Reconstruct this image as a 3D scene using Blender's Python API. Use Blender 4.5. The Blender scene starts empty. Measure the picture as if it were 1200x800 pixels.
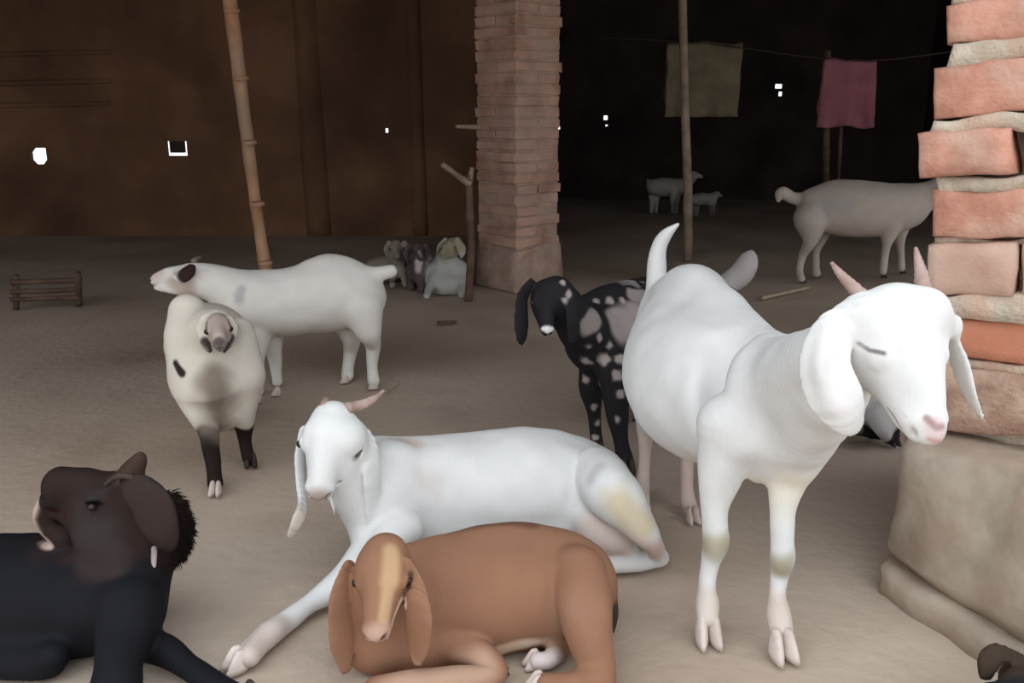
import bpy, bmesh, math, random
import numpy as np
from mathutils import Vector, Matrix, noise

random.seed(7)
SC = bpy.context.scene
COL = SC.collection

# ------------------------------------------------------------------ camera
CAM_H = 1.25
PITCH = math.radians(14.5)
FPX = 1040.0
cam_data = bpy.data.cameras.new('camera')
cam = bpy.data.objects.new('camera', cam_data)
COL.objects.link(cam)
cam.location = (0, 0, CAM_H)
cam.rotation_euler = (math.radians(90) - PITCH, 0, 0)
cam_data.sensor_width = 36.0
cam_data.lens = FPX / 1200.0 * 36.0
cam_data.clip_start = 0.05
SC.camera = cam

# ------------------------------------------------------------------ sky (overcast daylight)
world = bpy.data.worlds.new('overcast_sky')
SC.world = world
world.use_nodes = True
wn = world.node_tree.nodes
bg = wn['Background']
# overcast dome: brightest overhead, paler toward the horizon, hazy ground glow below it
_l = world.node_tree.links
_tc = wn.new('ShaderNodeTexCoord'); _sx = wn.new('ShaderNodeSeparateXYZ'); _cr = wn.new('ShaderNodeValToRGB'); _mr = wn.new('ShaderNodeMapRange')
_mr.inputs['From Min'].default_value = -1.0; _mr.inputs['From Max'].default_value = 1.0
_l.new(_tc.outputs['Generated'], _sx.inputs[0]); _l.new(_sx.outputs['Z'], _mr.inputs['Value']); _l.new(_mr.outputs['Result'], _cr.inputs['Fac'])
_e = _cr.color_ramp.elements
_e[0].position = 0.0; _e[0].color = (0.50, 0.50, 0.50, 1)
_e[1].position = 1.0; _e[1].color = (1.0, 1.06, 1.12, 1)
_h = _e.new(0.5); _h.color = (0.58, 0.60, 0.62, 1)
_l.new(_cr.outputs['Color'], bg.inputs['Color'])
bg.inputs["Strength"].default_value = 2.25
SC.view_settings.view_transform = 'Standard'
SC.view_settings.look = 'None'
SC.view_settings.exposure = 0.16
SC.view_settings.gamma = 1.0
SC.view_settings.use_curve_mapping = False
try:
    SC.cycles.use_denoising = True
    SC.cycles.max_bounces = 8
    SC.cycles.diffuse_bounces = 5
except Exception:
    pass

# ------------------------------------------------------------------ measuring helpers
CP, SP = math.cos(PITCH), math.sin(PITCH)

def ray(px, py):
    x = (px - 600) / FPX
    d = (py - 400) / FPX
    return Vector((x, CP - SP * d, -SP - CP * d))

def at(px, py, Y):
    r = ray(px, py)
    t = Y / r.y
    return Vector((r.x * t, Y, CAM_H + r.z * t))

def atz(px, py, z=0.0):
    r = ray(px, py)
    t = (z - CAM_H) / r.z
    return Vector((r.x * t, r.y * t, z))

def depth(p):
    return p.y * CP + (CAM_H - p.z) * SP

def mpp(p):                      # metres per pixel at a point
    return depth(p) / FPX

def J(spec):                     # (px, py, Y, r_px) or ('z', px, py, height, r_px) or (Vector, r_m)
    if spec[0] == 'z':
        p = atz(spec[1], spec[2], spec[3])
        return p, spec[4] * mpp(p)
    if len(spec) == 2:
        return Vector(spec[0]), spec[1]
    p = at(spec[0], spec[1], spec[2])
    return p, spec[3] * mpp(p)

# ------------------------------------------------------------------ tagging helpers
def tag(o, label=None, cat=None, group=None, kind=None):
    if label: o['label'] = label
    if cat: o['category'] = cat
    if group: o['group'] = group
    if kind: o['kind'] = kind
    return o

def empty(name, loc, label=None, cat=None, group=None, kind=None):
    o = bpy.data.objects.new(name, None)
    COL.objects.link(o)
    o.location = loc
    o.empty_display_size = 0.1
    return tag(o, label, cat, group, kind)

def link(name, me, mat=None, parent=None, loc=None):
    o = bpy.data.objects.new(name, me)
    COL.objects.link(o)
    if mat is not None and len(me.materials) == 0:
        me.materials.append(mat)
    if loc is not None:
        o.location = loc
    if parent is not None:
        o.parent = parent
        if loc is None:
            o.location = -Vector(parent.location)   # mesh written in world coordinates
    return o

def mesh_from(name, verts, faces, smooth=True):
    me = bpy.data.meshes.new(name)
    me.from_pydata([tuple(v) for v in verts], [], faces)
    me.update()
    if smooth:
        me.polygons.foreach_set('use_smooth', [True] * len(me.polygons))
    return me

# ------------------------------------------------------------------ materials
def new_mat(name):
    m = bpy.data.materials.new(name)
    m.use_nodes = True
    nt = m.node_tree
    return m, nt, nt.nodes['Principled BSDF']

def rgb(r, g, b):
    f = lambda c: ((c / 255 + 0.055) / 1.055) ** 2.4 if c > 10 else c / 255 / 12.92
    return (f(r), f(g), f(b), 1)

def mottled(name, c1, c2, scale=4, rough=0.9, bump=0.3, bscale=60, c3=None, s3=1.0, dist=0.01, detail=8, spec=0.2, thr=(0.35, 0.65)):
    m, nt, p = new_mat(name)
    N, L = nt.nodes, nt.links
    tc = N.new('ShaderNodeTexCoord')
    geo = N.new('ShaderNodeNewGeometry')
    n = N.new('ShaderNodeTexNoise'); n.inputs['Scale'].default_value = scale; n.inputs['Detail'].default_value = detail
    L.new(geo.outputs['Position'], n.inputs['Vector'])
    r = N.new('ShaderNodeValToRGB')
    r.color_ramp.elements[0].position = thr[0]; r.color_ramp.elements[1].position = thr[1]
    r.color_ramp.elements[0].color = c1; r.color_ramp.elements[1].color = c2
    L.new(n.outputs['Fac'], r.inputs['Fac'])
    out = r.outputs['Color']
    if c3 is not None:
        n3 = N.new('ShaderNodeTexNoise'); n3.inputs['Scale'].default_value = s3; n3.inputs['Detail'].default_value = 5
        L.new(geo.outputs['Position'], n3.inputs['Vector'])
        r3 = N.new('ShaderNodeValToRGB'); r3.color_ramp.elements[0].position = 0.45; r3.color_ramp.elements[1].position = 0.68
        r3.color_ramp.elements[0].color = (0, 0, 0, 1); r3.color_ramp.elements[1].color = (1, 1, 1, 1)
        L.new(n3.outputs['Fac'], r3.inputs['Fac'])
        mx = N.new('ShaderNodeMixRGB')
        L.new(r3.outputs['Color'], mx.inputs['Fac']); L.new(out, mx.inputs['Color1']); mx.inputs['Color2'].default_value = c3
        out = mx.outputs['Color']
    L.new(out, p.inputs['Base Color'])
    p.inputs['Roughness'].default_value = rough
    p.inputs['Specular IOR Level'].default_value = spec
    nb = N.new('ShaderNodeTexNoise'); nb.inputs['Scale'].default_value = bscale; nb.inputs['Detail'].default_value = 6
    L.new(geo.outputs['Position'], nb.inputs['Vector'])
    b = N.new('ShaderNodeBump'); b.inputs['Strength'].default_value = bump; b.inputs['Distance'].default_value = dist
    L.new(nb.outputs['Fac'], b.inputs['Height']); L.new(b.outputs['Normal'], p.inputs['Normal'])
    return m

def coat_mat(name, rough=0.85, bump=0.25, sheen=0.0, spec=0.1, bdist=0.004):
    """short animal hair: colour from coat markings plus some painted-in shade, streaky fine relief"""
    m, nt, p = new_mat(name)
    N, L = nt.nodes, nt.links
    a = N.new('ShaderNodeAttribute'); a.attribute_name = 'coat'
    geo = N.new('ShaderNodeNewGeometry')
    n = N.new('ShaderNodeTexNoise'); n.inputs['Scale'].default_value = 14; n.inputs['Detail'].default_value = 6
    L.new(geo.outputs['Position'], n.inputs['Vector'])
    mr = N.new('ShaderNodeMapRange'); mr.inputs['To Min'].default_value = 0.86; mr.inputs['To Max'].default_value = 1.06
    L.new(n.outputs['Fac'], mr.inputs['Value'])
    mx = N.new('ShaderNodeVectorMath'); mx.operation = 'SCALE'
    L.new(a.outputs['Color'], mx.inputs[0]); L.new(mr.outputs['Result'], mx.inputs['Scale'])
    L.new(mx.outputs['Vector'], p.inputs['Base Color'])
    p.inputs['Roughness'].default_value = rough
    p.inputs['Specular IOR Level'].default_value = spec
    p.inputs['Sheen Weight'].default_value = sheen
    p.inputs['Sheen Roughness'].default_value = 0.5
    mp = N.new('ShaderNodeMapping'); mp.inputs['Scale'].default_value = (160, 160, 45)
    L.new(geo.outputs['Position'], mp.inputs['Vector'])
    nb = N.new('ShaderNodeTexNoise'); nb.inputs['Scale'].default_value = 1.0; nb.inputs['Detail'].default_value = 5
    L.new(mp.outputs['Vector'], nb.inputs['Vector'])
    b = N.new('ShaderNodeBump'); b.inputs['Strength'].default_value = bump; b.inputs['Distance'].default_value = bdist
    L.new(nb.outputs['Fac'], b.inputs['Height']); L.new(b.outputs['Normal'], p.inputs['Normal'])
    return m

def plain(name, c, rough=0.6, spec=0.3, bump=0.0, bscale=80):
    return mottled(name, tuple(x * 0.82 for x in c[:3]) + (1,), c, 25, rough, bump, bscale, spec=spec, dist=0.002)

M = {}
M['floor'] = mottled('trodden_earth', rgb(168, 150, 134), rgb(196, 180, 164), 1.6, 0.95, 0.5, 22, c3=rgb(146, 128, 112), s3=0.8, dist=0.012, thr=(0.3, 0.7))
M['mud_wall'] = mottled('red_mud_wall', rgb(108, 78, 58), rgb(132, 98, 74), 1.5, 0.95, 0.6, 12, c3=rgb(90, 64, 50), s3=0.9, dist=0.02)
M['dark_wall'] = mottled('dark_brown_wall', rgb(48, 40, 38), rgb(70, 58, 54), 1.5, 0.95, 0.5, 12, dist=0.02)  # dark mottled brown of the right bay walls
M['thatch'] = mottled('dark_thatch', rgb(70, 52, 36), rgb(110, 84, 56), 9, 0.95, 0.8, 60, dist=0.03)
M['brick_far'] = mottled('weathered_brick', rgb(148, 112, 96), rgb(186, 150, 132), 5, 0.92, 0.5, 70, c3=rgb(166, 142, 128), s3=4, dist=0.006)
M['brick_near'] = mottled('salmon_brick', rgb(176, 124, 104), rgb(208, 156, 136), 11, 0.9, 0.7, 90, c3=rgb(204, 172, 154), s3=7, dist=0.006)
M['brick_pale'] = mottled('dusty_brick', rgb(180, 144, 128), rgb(198, 166, 150), 9, 0.92, 0.5, 120, c3=rgb(192, 164, 146), s3=10, dist=0.004)
M['brick_dull'] = mottled('clay_smeared_brick', rgb(166, 136, 118), rgb(188, 162, 144), 12, 0.92, 0.7, 80, c3=rgb(150, 118, 100), s3=14, dist=0.008)
M['brick_red'] = mottled('orange_brick', rgb(182, 118, 92), rgb(198, 134, 108), 9, 0.9, 0.5, 120, c3=rgb(190, 130, 104), s3=12, dist=0.004)
M['mortar'] = mottled('pale_mortar', rgb(178, 164, 146), rgb(208, 196, 178), 14, 0.95, 0.8, 90, c3=rgb(190, 160, 140), s3=9, dist=0.008)
M['mortar_far'] = mottled('grey_mortar', rgb(148, 122, 108), rgb(170, 146, 131), 10, 0.95, 0.6, 60, dist=0.008)
M['plaster'] = mottled('dirty_plaster', rgb(150, 137, 122), rgb(184, 170, 154), 6, 0.93, 0.7, 28, c3=rgb(170, 148, 130), s3=5, dist=0.006)
M['bamboo'] = mottled('bamboo', rgb(158, 118, 88), rgb(180, 142, 112), 6, 0.7, 0.3, 40, c3=rgb(150, 130, 112), s3=2)
M['grey_wood'] = mottled('weathered_wood', rgb(120, 104, 90), rgb(152, 134, 116), 8, 0.85, 0.6, 40)
M['dark_wood'] = mottled('dark_wood', rgb(74, 58, 48), rgb(104, 84, 70), 8, 0.85, 0.6, 40)
M['olive_cloth'] = mottled('olive_sacking', rgb(98, 88, 70), rgb(114, 104, 84), 8, 0.95, 0.4, 120)
M['pink_cloth'] = mottled('faded_pink_cloth', rgb(128, 78, 88), rgb(142, 90, 98), 6, 0.95, 0.3, 90)
M['rope'] = plain('jute_rope', rgb(60, 50, 40), 0.9)
M['coat'] = coat_mat('goat_coat')
M['coat_black'] = coat_mat('glossy_black_coat', rough=0.7, spec=0.06, sheen=0.0)
M['coat_shaggy'] = coat_mat('shaggy_coat', bump=0.7, bdist=0.01)
M['horn'] = mottled('horn_grey', rgb(140, 116, 108), rgb(186, 162, 152), 20, 0.6, 0.5, 90, dist=0.003)
M['horn_dark'] = mottled('horn_dark', rgb(96, 84, 74), rgb(140, 124, 110), 20, 0.6, 0.5, 90, dist=0.003)
M['hoof'] = mottled('hoof_horn', rgb(190, 174, 164), rgb(216, 204, 196), 18, 0.7, 0.4, 90, dist=0.003)
M['hoof_dark'] = mottled('hoof_dark', rgb(44, 36, 32), rgb(74, 62, 54), 18, 0.6, 0.4, 90, dist=0.003)
M['eye'] = plain('dark_eye', rgb(30, 22, 18), 0.35, 0.4)
M['hair_dark'] = plain('dark_hair', rgb(34, 26, 24), 0.9, 0.1)
M['straw'] = plain('pale_stick', rgb(168, 150, 128), 0.8)

# ------------------------------------------------------------------ flesh builder: smooth-blended tapered limbs on a grid
class Flesh:
    def __init__(self, vox):
        self.vox = vox
        self.prims = []

    def seg(self, a, b, ra, rb, flat=None, s=1.0):
        return (np.array(a, dtype=float), np.array(b, dtype=float), ra, rb,
                None if flat is None else np.array(Vector(flat).normalized()), s)

    def cap(self, a, b, ra, rb, k=0.02, flat=None, s=1.0, op='+'):
        self.prims.append(([self.seg(a, b, ra, rb, flat, s)], k, op))

    def chain(self, specs, k=0.02, flat=None, s=1.0, sub=4, op='+'):
        """one limb: its pieces meet exactly, then the limb blends once into the body"""
        js = [J(q) for q in specs]
        if sub > 1 and len(js) > 2:
            pts = []
            n = len(js)
            if max(r for _, r in js) > 0.05: sub = max(sub, 9)
            for i in range(n - 1):
                p0 = js[max(i - 1, 0)]; p1 = js[i]; p2 = js[i + 1]; p3 = js[min(i + 2, n - 1)]
                for q in range(sub):
                    t = q / sub
                    def cr(a, b, c, d):
                        return 0.5 * ((2 * b) + (c - a) * t + (2 * a - 5 * b + 4 * c - d) * t * t + (3 * b - a - 3 * c + d) * t ** 3)
                    pts.append((cr(p0[0], p1[0], p2[0], p3[0]), max(cr(p0[1], p1[1], p2[1], p3[1]), 0.002)))
            pts.append(js[-1])
        else:
            pts = js
        self.prims.append(([self.seg(a, b, ra, rb, flat, s) for (a, ra), (b, rb) in zip(pts[:-1], pts[1:])], k, op))

    def ball(self, p, r, k=0.02, op='+'):
        self.cap(p, Vector(p) + Vector((0, 0, 1e-4)), r, r, k, op=op)

    def build(self, bump=0.0, bscale=12.0):
        v = self.vox
        segs = [q for p in self.prims if p[2] == '+' for q in p[0]]
        lo = np.min([np.minimum(q[0] - q[2], q[1] - q[3]) for q in segs], axis=0) - 3 * v
        hi = np.max([np.maximum(q[0] + q[2], q[1] + q[3]) for q in segs], axis=0) + 3 * v
        lo[2] = max(lo[2], -0.03)
        n = np.ceil((hi - lo) / v).astype(int) + 1
        D = np.full(n, 1.0, dtype=np.float32)
        ax = [lo[i] + v * np.arange(n[i]) for i in range(3)]
        def box(l, h):
            i0 = np.clip(np.floor((l - lo) / v).astype(int), 0, n - 1)
            i1 = np.clip(np.ceil((h - lo) / v).astype(int) + 1, 1, n)
            return i0, i1
        for sg, k, op in self.prims:
            m = k + 2.5 * v
            L_ = np.min([np.minimum(q[0] - q[2], q[1] - q[3]) for q in sg], axis=0) - m
            H_ = np.max([np.maximum(q[0] + q[2], q[1] + q[3]) for q in sg], axis=0) + m
            I0, I1 = box(L_, H_)
            if np.any(I1 <= I0): continue
            G = np.full(I1 - I0, 1.0, dtype=np.float32)
            for a, b, ra, rb, w, s in sg:
                i0, i1 = box(np.minimum(a - ra, b - rb) - m, np.maximum(a + ra, b + rb) + m)
                i0 = np.maximum(i0, I0); i1 = np.minimum(i1, I1)
                if np.any(i1 <= i0): continue
                X = ax[0][i0[0]:i1[0]][:, None, None].astype(np.float32)
                Y = ax[1][i0[1]:i1[1]][None, :, None].astype(np.float32)
                Z = ax[2][i0[2]:i1[2]][None, None, :].astype(np.float32)
                ba = b - a
                L2 = float(ba @ ba) + 1e-12
                t = ((X - a[0]) * ba[0] + (Y - a[1]) * ba[1] + (Z - a[2]) * ba[2]) / L2
                t = np.clip(t, 0, 1)
                qx = X - a[0] - t * ba[0]; qy = Y - a[1] - t * ba[1]; qz = Z - a[2] - t * ba[2]
                r = ra + (rb - ra) * t
                if w is None:
                    d = np.sqrt(qx * qx + qy * qy + qz * qz) - r
                else:
                    c = qx * w[0] + qy * w[1] + qz * w[2]
                    q2 = qx * qx + qy * qy + qz * qz
                    o2 = np.maximum(q2 - c * c, 0)
                    f = np.sqrt(o2 + (c / s) ** 2) + 1e-6
                    gm = np.sqrt(o2 + c * c / s ** 4) / f
                    d = (f - r) / np.maximum(gm, 0.5)
                ls = tuple(slice(i0[q] - I0[q], i1[q] - I0[q]) for q in range(3))
                e = G[ls]
                G[ls] = np.minimum(e, d)
            sl = tuple(slice(I0[q], I1[q]) for q in range(3))
            e = D[sl]
            if op == '+':
                hh = np.maximum(k - np.abs(e - G), 0) / k
                D[sl] = np.minimum(e, G) - hh * hh * k * 0.25
            else:
                G = -G
                hh = np.maximum(k - np.abs(e - G), 0) / k
                D[sl] = np.maximum(e, G) + hh * hh * k * 0.25
        # never below the ground
        gz = (0.0 - ax[2])[None, None, :].astype(np.float32)
        D = np.maximum(D, gz)
        D[0, :, :] = D[-1, :, :] = 1; D[:, 0, :] = D[:, -1, :] = 1; D[:, :, 0] = D[:, :, -1] = 1
        V, F = surface_nets(D)
        V = lo + V * v
        if bump:
            P = V.tolist()
            off = np.array([noise.noise(Vector(p) * bscale) for p in P])
            me = mesh_np('tmp', V, F)
            nrm = np.zeros(len(V) * 3, dtype=np.float32)
            me.vertices.foreach_get('normal', nrm)
            V = V + nrm.reshape(-1, 3) * (off * bump)[:, None]
            bpy.data.meshes.remove(me)
        return V, F

def surface_nets(D):
    inside = D < 0
    nx, ny, nz = D.shape
    c = inside[:-1, :-1, :-1].astype(np.uint8)
    cnt = np.zeros((nx - 1, ny - 1, nz - 1), dtype=np.uint8)
    offs = [(i, j, k) for i in (0, 1) for j in (0, 1) for k in (0, 1)]
    for i, j, k in offs:
        cnt += inside[i:nx - 1 + i, j:ny - 1 + j, k:nz - 1 + k]
    I = np.argwhere((cnt > 0) & (cnt < 8))
    idx = np.full(cnt.shape, -1, dtype=np.int32)
    idx[I[:, 0], I[:, 1], I[:, 2]] = np.arange(len(I))
    vals = {o: D[I[:, 0] + o[0], I[:, 1] + o[1], I[:, 2] + o[2]] for o in offs}
    S = np.zeros((len(I), 3)); C = np.zeros(len(I))
    for o in offs:
        for axn in range(3):
            if o[axn] == 0:
                p = list(o); p[axn] = 1; p = tuple(p)
                a, b = vals[o], vals[p]
                cr = (a < 0) != (b < 0)
                t = np.where(cr, a / np.where(cr, a - b, 1), 0)
                pos = np.array(o, dtype=float)[None, :].repeat(len(I), 0)
                pos[:, axn] += t
                S += pos * cr[:, None]; C += cr
    V = I + S / np.maximum(C, 1)[:, None]
    quads = []
    for axn in range(3):
        sh = [nx, ny, nz]
        a = [slice(None)] * 3; b = [slice(None)] * 3
        a[axn] = slice(0, -1); b[axn] = slice(1, None)
        A, B = inside[tuple(a)], inside[tuple(b)]
        E = np.argwhere(A != B)
        u, w = (axn + 1) % 3, (axn + 2) % 3
        E = E[(E[:, u] > 0) & (E[:, w] > 0) & (E[:, u] < sh[u] - 1) & (E[:, w] < sh[w] - 1)]
        flip = A[E[:, 0], E[:, 1], E[:, 2]]
        def cell(du, dw):
            Q = E.copy(); Q[:, u] -= du; Q[:, w] -= dw
            return idx[Q[:, 0], Q[:, 1], Q[:, 2]]
        q = np.stack([cell(1, 1), cell(0, 1), cell(0, 0), cell(1, 0)], axis=1)
        q[~flip] = q[~flip][:, ::-1]
        quads.append(q)
    F = np.concatenate(quads)
    F = F[(F >= 0).all(axis=1)]
    return V, F

def mesh_np(name, V, F):
    me = bpy.data.meshes.new(name)
    me.vertices.add(len(V)); me.vertices.foreach_set('co', np.asarray(V, dtype=np.float32).ravel())
    me.loops.add(F.size); me.loops.foreach_set('vertex_index', F.astype(np.int32).ravel())
    me.polygons.add(len(F))
    me.polygons.foreach_set('loop_start', np.arange(0, F.size, 4, dtype=np.int32))
    me.polygons.foreach_set('use_smooth', np.ones(len(F), dtype=bool))
    me.update(calc_edges=True)
    return me

def seg_dist(V, a, b):
    a = np.array(a); b = np.array(b); ba = b - a
    L2 = max(float(ba @ ba), 1e-9)
    t = np.clip(((V - a) @ ba) / L2, 0, 1)
    return np.linalg.norm(V - a - t[:, None] * ba, axis=1)

def vnoise(V, scale, seed=0.0):
    o = Vector((seed, seed * 1.7, seed * 0.3))
    return np.array([noise.noise(Vector(p) * scale + o) for p in V.tolist()])

class Goat:
    """one goat: an Empty with one continuous body mesh and its horns, eyes and hooves"""
    def __init__(self, base, label, vox=0.006, coat=(0.8, 0.79, 0.77), mat='coat', group=None, name='goat', shag=0.004, cat='goat', bscale=13):
        self.root = empty(name, base, label, cat, group)
        self.f = Flesh(vox)
        self.hpaints = []; self.bscale = bscale; self.coat = coat; self.mat = mat; self.paints = []; self.shag = shag
        self.late = []

    def paint(self, specs, color, soft=0.4, edge=0.25, escale=18, snap=False):
        self.paints.append(([(J(q), snap and len(q) == 4) for q in specs], color, soft, edge, escale))

    def finish(self, spots=None):
        V, F = self.f.build(bump=self.shag, bscale=self.bscale)
        me = mesh_np('body', V, F)
        C = np.tile(np.array(self.coat[:3], dtype=float), (len(V), 1))
        if spots: C = spots(V, C)
        nz = {}
        eye_ = np.array((0, 0, CAM_H))
        VR = V - eye_
        def onto(js):
            # markings sit on the hide: move each marking centre onto the surface it names
            out = []
            for q in js:
                if isinstance(q[1], bool):
                    (c, r), px = q
                    if px:
                        d = np.array(c) - eye_; d /= np.linalg.norm(d)
                        t = VR @ d
                        off = np.linalg.norm(VR - t[:, None] * d, axis=1)
                        ok = (off < self.f.vox * 2.2) & (t > 0)
                        if ok.any():
                            t0 = t[ok].min(); c2 = Vector(eye_ + d * t0)
                            r = r * mpp(c2) / mpp(c); c = c2
                    out.append((c, r))
                else:
                    out.append(q)
            return out
        for js, color, soft, edge, es in self.paints + self.hpaints:
            if es not in nz: nz[es] = vnoise(V, es)
            best = np.full(len(V), 9.0)
            js = onto(js)
            if len(js) == 1: js = js + js
            for (a, ra), (b, rb) in zip(js[:-1], js[1:]):
                r = max((ra + rb) / 2, 1e-4)
                best = np.minimum(best, seg_dist(V, a, b) / r)
            best = best + nz[es] * edge
            w = np.clip((1 + soft / 2 - best) / max(soft, 1e-3), 0, 1)
            w = (w * w * (3 - 2 * w))[:, None]
            C = C * (1 - w) + np.array(color[:3]) * w
        at_ = me.color_attributes.new('coat', 'FLOAT_COLOR', 'POINT')
        buf = np.ones((len(V), 4), dtype=np.float32); buf[:, :3] = C
        at_.data.foreach_set('color', buf.ravel())
        o = link('body', me, M[self.mat], self.root)
        for fn in self.late: fn()
        return self.root

    # ---- head in its own frame: x poll -> nose, y left, z up
    def head(self, poll, nose, left, w=1.0, k=0.018, mouth=True, eyes=True, eye_r=0.05, closed=False, deep=1.0):
        """w: breadth of the skull against its length"""
        poll = Vector(poll); nose = Vector(nose)
        x = (nose - poll); L = x.length; x.normalize()
        y = Vector(left); y = (y - x * y.dot(x)).normalized()
        z = x.cross(y)
        H = lambda a, b, c: poll + L * (a * x + b * w * y + c * w * deep * z)
        self.H = H; self.L = L; self.hx, self.hy, self.hz = x, y, z
        f = self.f; k = k * L / 0.23; R_ = L * w
        c = f.cap
        f.chain([(H(.08, 0, -.17), .165 * R_), (H(.22, 0, -.165), .185 * R_), (H(.38, 0, -.16), .172 * R_), (H(.58, 0, -.15), .135 * R_), (H(.76, 0, -.14), .108 * R_), (H(.90, 0, -.13), .09 * R_)], k=k, sub=6)
        f.chain([(H(.18, 0, -.09), .10 * R_), (H(.45, 0, -.07), .09 * R_), (H(.70, 0, -.065), .07 * R_), (H(.88, 0, -.085), .055 * R_)], k=k, sub=4)
        for sg in (1, -1):
            f.chain([(H(.16, sg * .09, -.30), .105 * R_), (H(.34, sg * .085, -.31), .10 * R_), (H(.58, sg * .05, -.275), .075 * R_), (H(.82, sg * .02, -.235), .055 * R_)], k=k, sub=4)
            c(H(.24, sg * .125, -.09), H(.40, sg * .135, -.095), .062 * R_, .05 * R_, k * 0.8)
            c(H(.90, sg * .042, -.125), H(.955, sg * .038, -.135), .065 * R_, .052 * R_, k * 0.5)
            if eyes:
                c(H(.43, sg * .215, -.15), H(.34, sg * .225, -.145), .034 * R_, .034 * R_, k * 0.4, op='-')
        c(H(.84, 0, -.235), H(.935, 0, -.225), .055 * R_, .042 * R_, k * 0.5)
        for sg in (1, -1):
            f.chain([(H(1.02, sg * .030, -.135), .020 * R_), (H(1.0, sg * .072, -.110), .026 * R_), (H(.955, sg * .105, -.092), .016 * R_)], k=.004, op='-', sub=3)
            if mouth:
                f.chain([(H(1.03, 0, -.185), .016 * R_), (H(.97, sg * .07, -.19), .018 * R_), (H(.86, sg * .095, -.20), .017 * R_), (H(.74, sg * .12, -.225), .013 * R_)], k=.005, op='-', sub=3)
        cc = np.array(self.coat[:3])
        for sg in (1, -1):
            self.hpaints.append(([(H(1.0, sg * .035, -.130), .022 * R_), (H(.985, sg * .085, -.105), .022 * R_)], tuple(cc * (.72 if closed else .30)), .9, .1, 18))  # recess shade of the nostrils painted into the coat
            if mouth:
                self.hpaints.append(([(H(1.0, sg * .02, -.187), .016 * R_), (H(.86, sg * .10, -.20), .014 * R_), (H(.76, sg * .12, -.222), .010 * R_)], tuple(cc * .45 + np.array((.02, .0, .0))), .8, .1, 18))  # mouth crease shade painted along the carved groove
            if eyes:
                self.hpaints.append(([(H(.32, sg * .215, -.135), .035 * R_), (H(.44, sg * .20, -.145), .030 * R_)], tuple(cc * .32), .9, .15, 18))
        if closed:
            for sg in (1, -1):
                c(H(.33, sg * .165, -.13), H(.42, sg * .15, -.13), .045 * R_, .035 * R_, .012)
        if eyes:
            for sg in (1, -1):
                f.chain([(H(.29, sg * .180, -.125), .020 * R_), (H(.36, sg * .192, -.100), .024 * R_), (H(.45, sg * .175, -.115), .018 * R_)], k=.006, sub=3)
            def mk():
                for sg in (1, -1):
                    bm = bmesh.new()
                    bmesh.ops.create_uvsphere(bm, u_segments=16, v_segments=10, radius=eye_r * L)
                    me = bpy.data.meshes.new('eye'); bm.to_mesh(me); bm.free()
                    me.polygons.foreach_set('use_smooth', [True] * len(me.polygons))
                    pe = H(.385, sg * (.235 * w - .05) / w, -.150)
                    link('eye', me, M['eye'], self.root, pe - Vector(self.root.location))
            self.late.append(mk)
        return H

    def ear(self, specs, flat, s=0.28, k=0.008, hollow=None):
        self.f.chain(specs, k=k, flat=flat, s=s, sub=3)
        if hollow is not None:
            hv = Vector(hollow).normalized()
            js = [J(q) for q in specs]
            sp = [(p + hv * r * s * 1.15, r * 0.62) for p, r in js[1:-1]]
            if len(sp) > 1: self.f.chain(sp, k=0.006, flat=flat, s=s * 0.9, sub=2, op='-')

    def horn(self, specs, mat='horn', rings=14):
        def mk():
            js = [J(q) for q in specs]
            me = tube_mesh('horn', js, 12, sub=6, ridges=0.06)
            link('horn', me, M[mat], self.root)
        self.late.append(mk)

    def hoof(self, p, fwd, size=0.05, mat='hoof', splay=0.25, lift=0.0):
        """cloven hoof standing at point p (ground), two claws"""
        def mk():
            fw = Vector((fwd[0], fwd[1], 0)).normalized()
            sd = Vector((-fw.y, fw.x, 0))
            verts, faces = [], []
            for sg in (1, -1):
                d = (fw * math.cos(splay * 0.5) + sd * sg * math.sin(splay * 0.5)).normalized()
                e = Vector((-d.y, d.x, 0))
                cbase = Vector(p) + sd * sg * size * 0.27
                rings = [(0.0, .60, .28, .12), (0.25, .58, .30, .08), (0.6, .48, .28, 0.0), (0.95, .36, .22, -.06), (1.15, .2, .12, -.08)]
                b0 = len(verts)
                n = 10
                for h, lx, ly, sx in rings:
                    for i in range(n):
                        a = 2 * math.pi * i / n
                        cx, cy = math.cos(a), math.sin(a)
                        fx = lx * (cx if cx < 0 else cx * (1.25 - 0.25 * h))
                        verts.append(cbase + d * size * (fx + sx) + e * size * ly * cy * (1 - 0.35 * max(cx, 0)) + Vector((0, 0, h * size + lift)))
                for r in range(len(rings) - 1):
                    for i in range(n):
                        j = (i + 1) % n
                        faces.append((b0 + r * n + i, b0 + r * n + j, b0 + (r + 1) * n + j, b0 + (r + 1) * n + i))
                faces.append(tuple(b0 + i for i in range(n))[::-1])
                faces.append(tuple(b0 + (len(rings) - 1) * n + i for i in range(n)))
            link('hoof', mesh_from('hoof', verts, faces), M[mat], self.root)
        self.late.append(mk)

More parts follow.
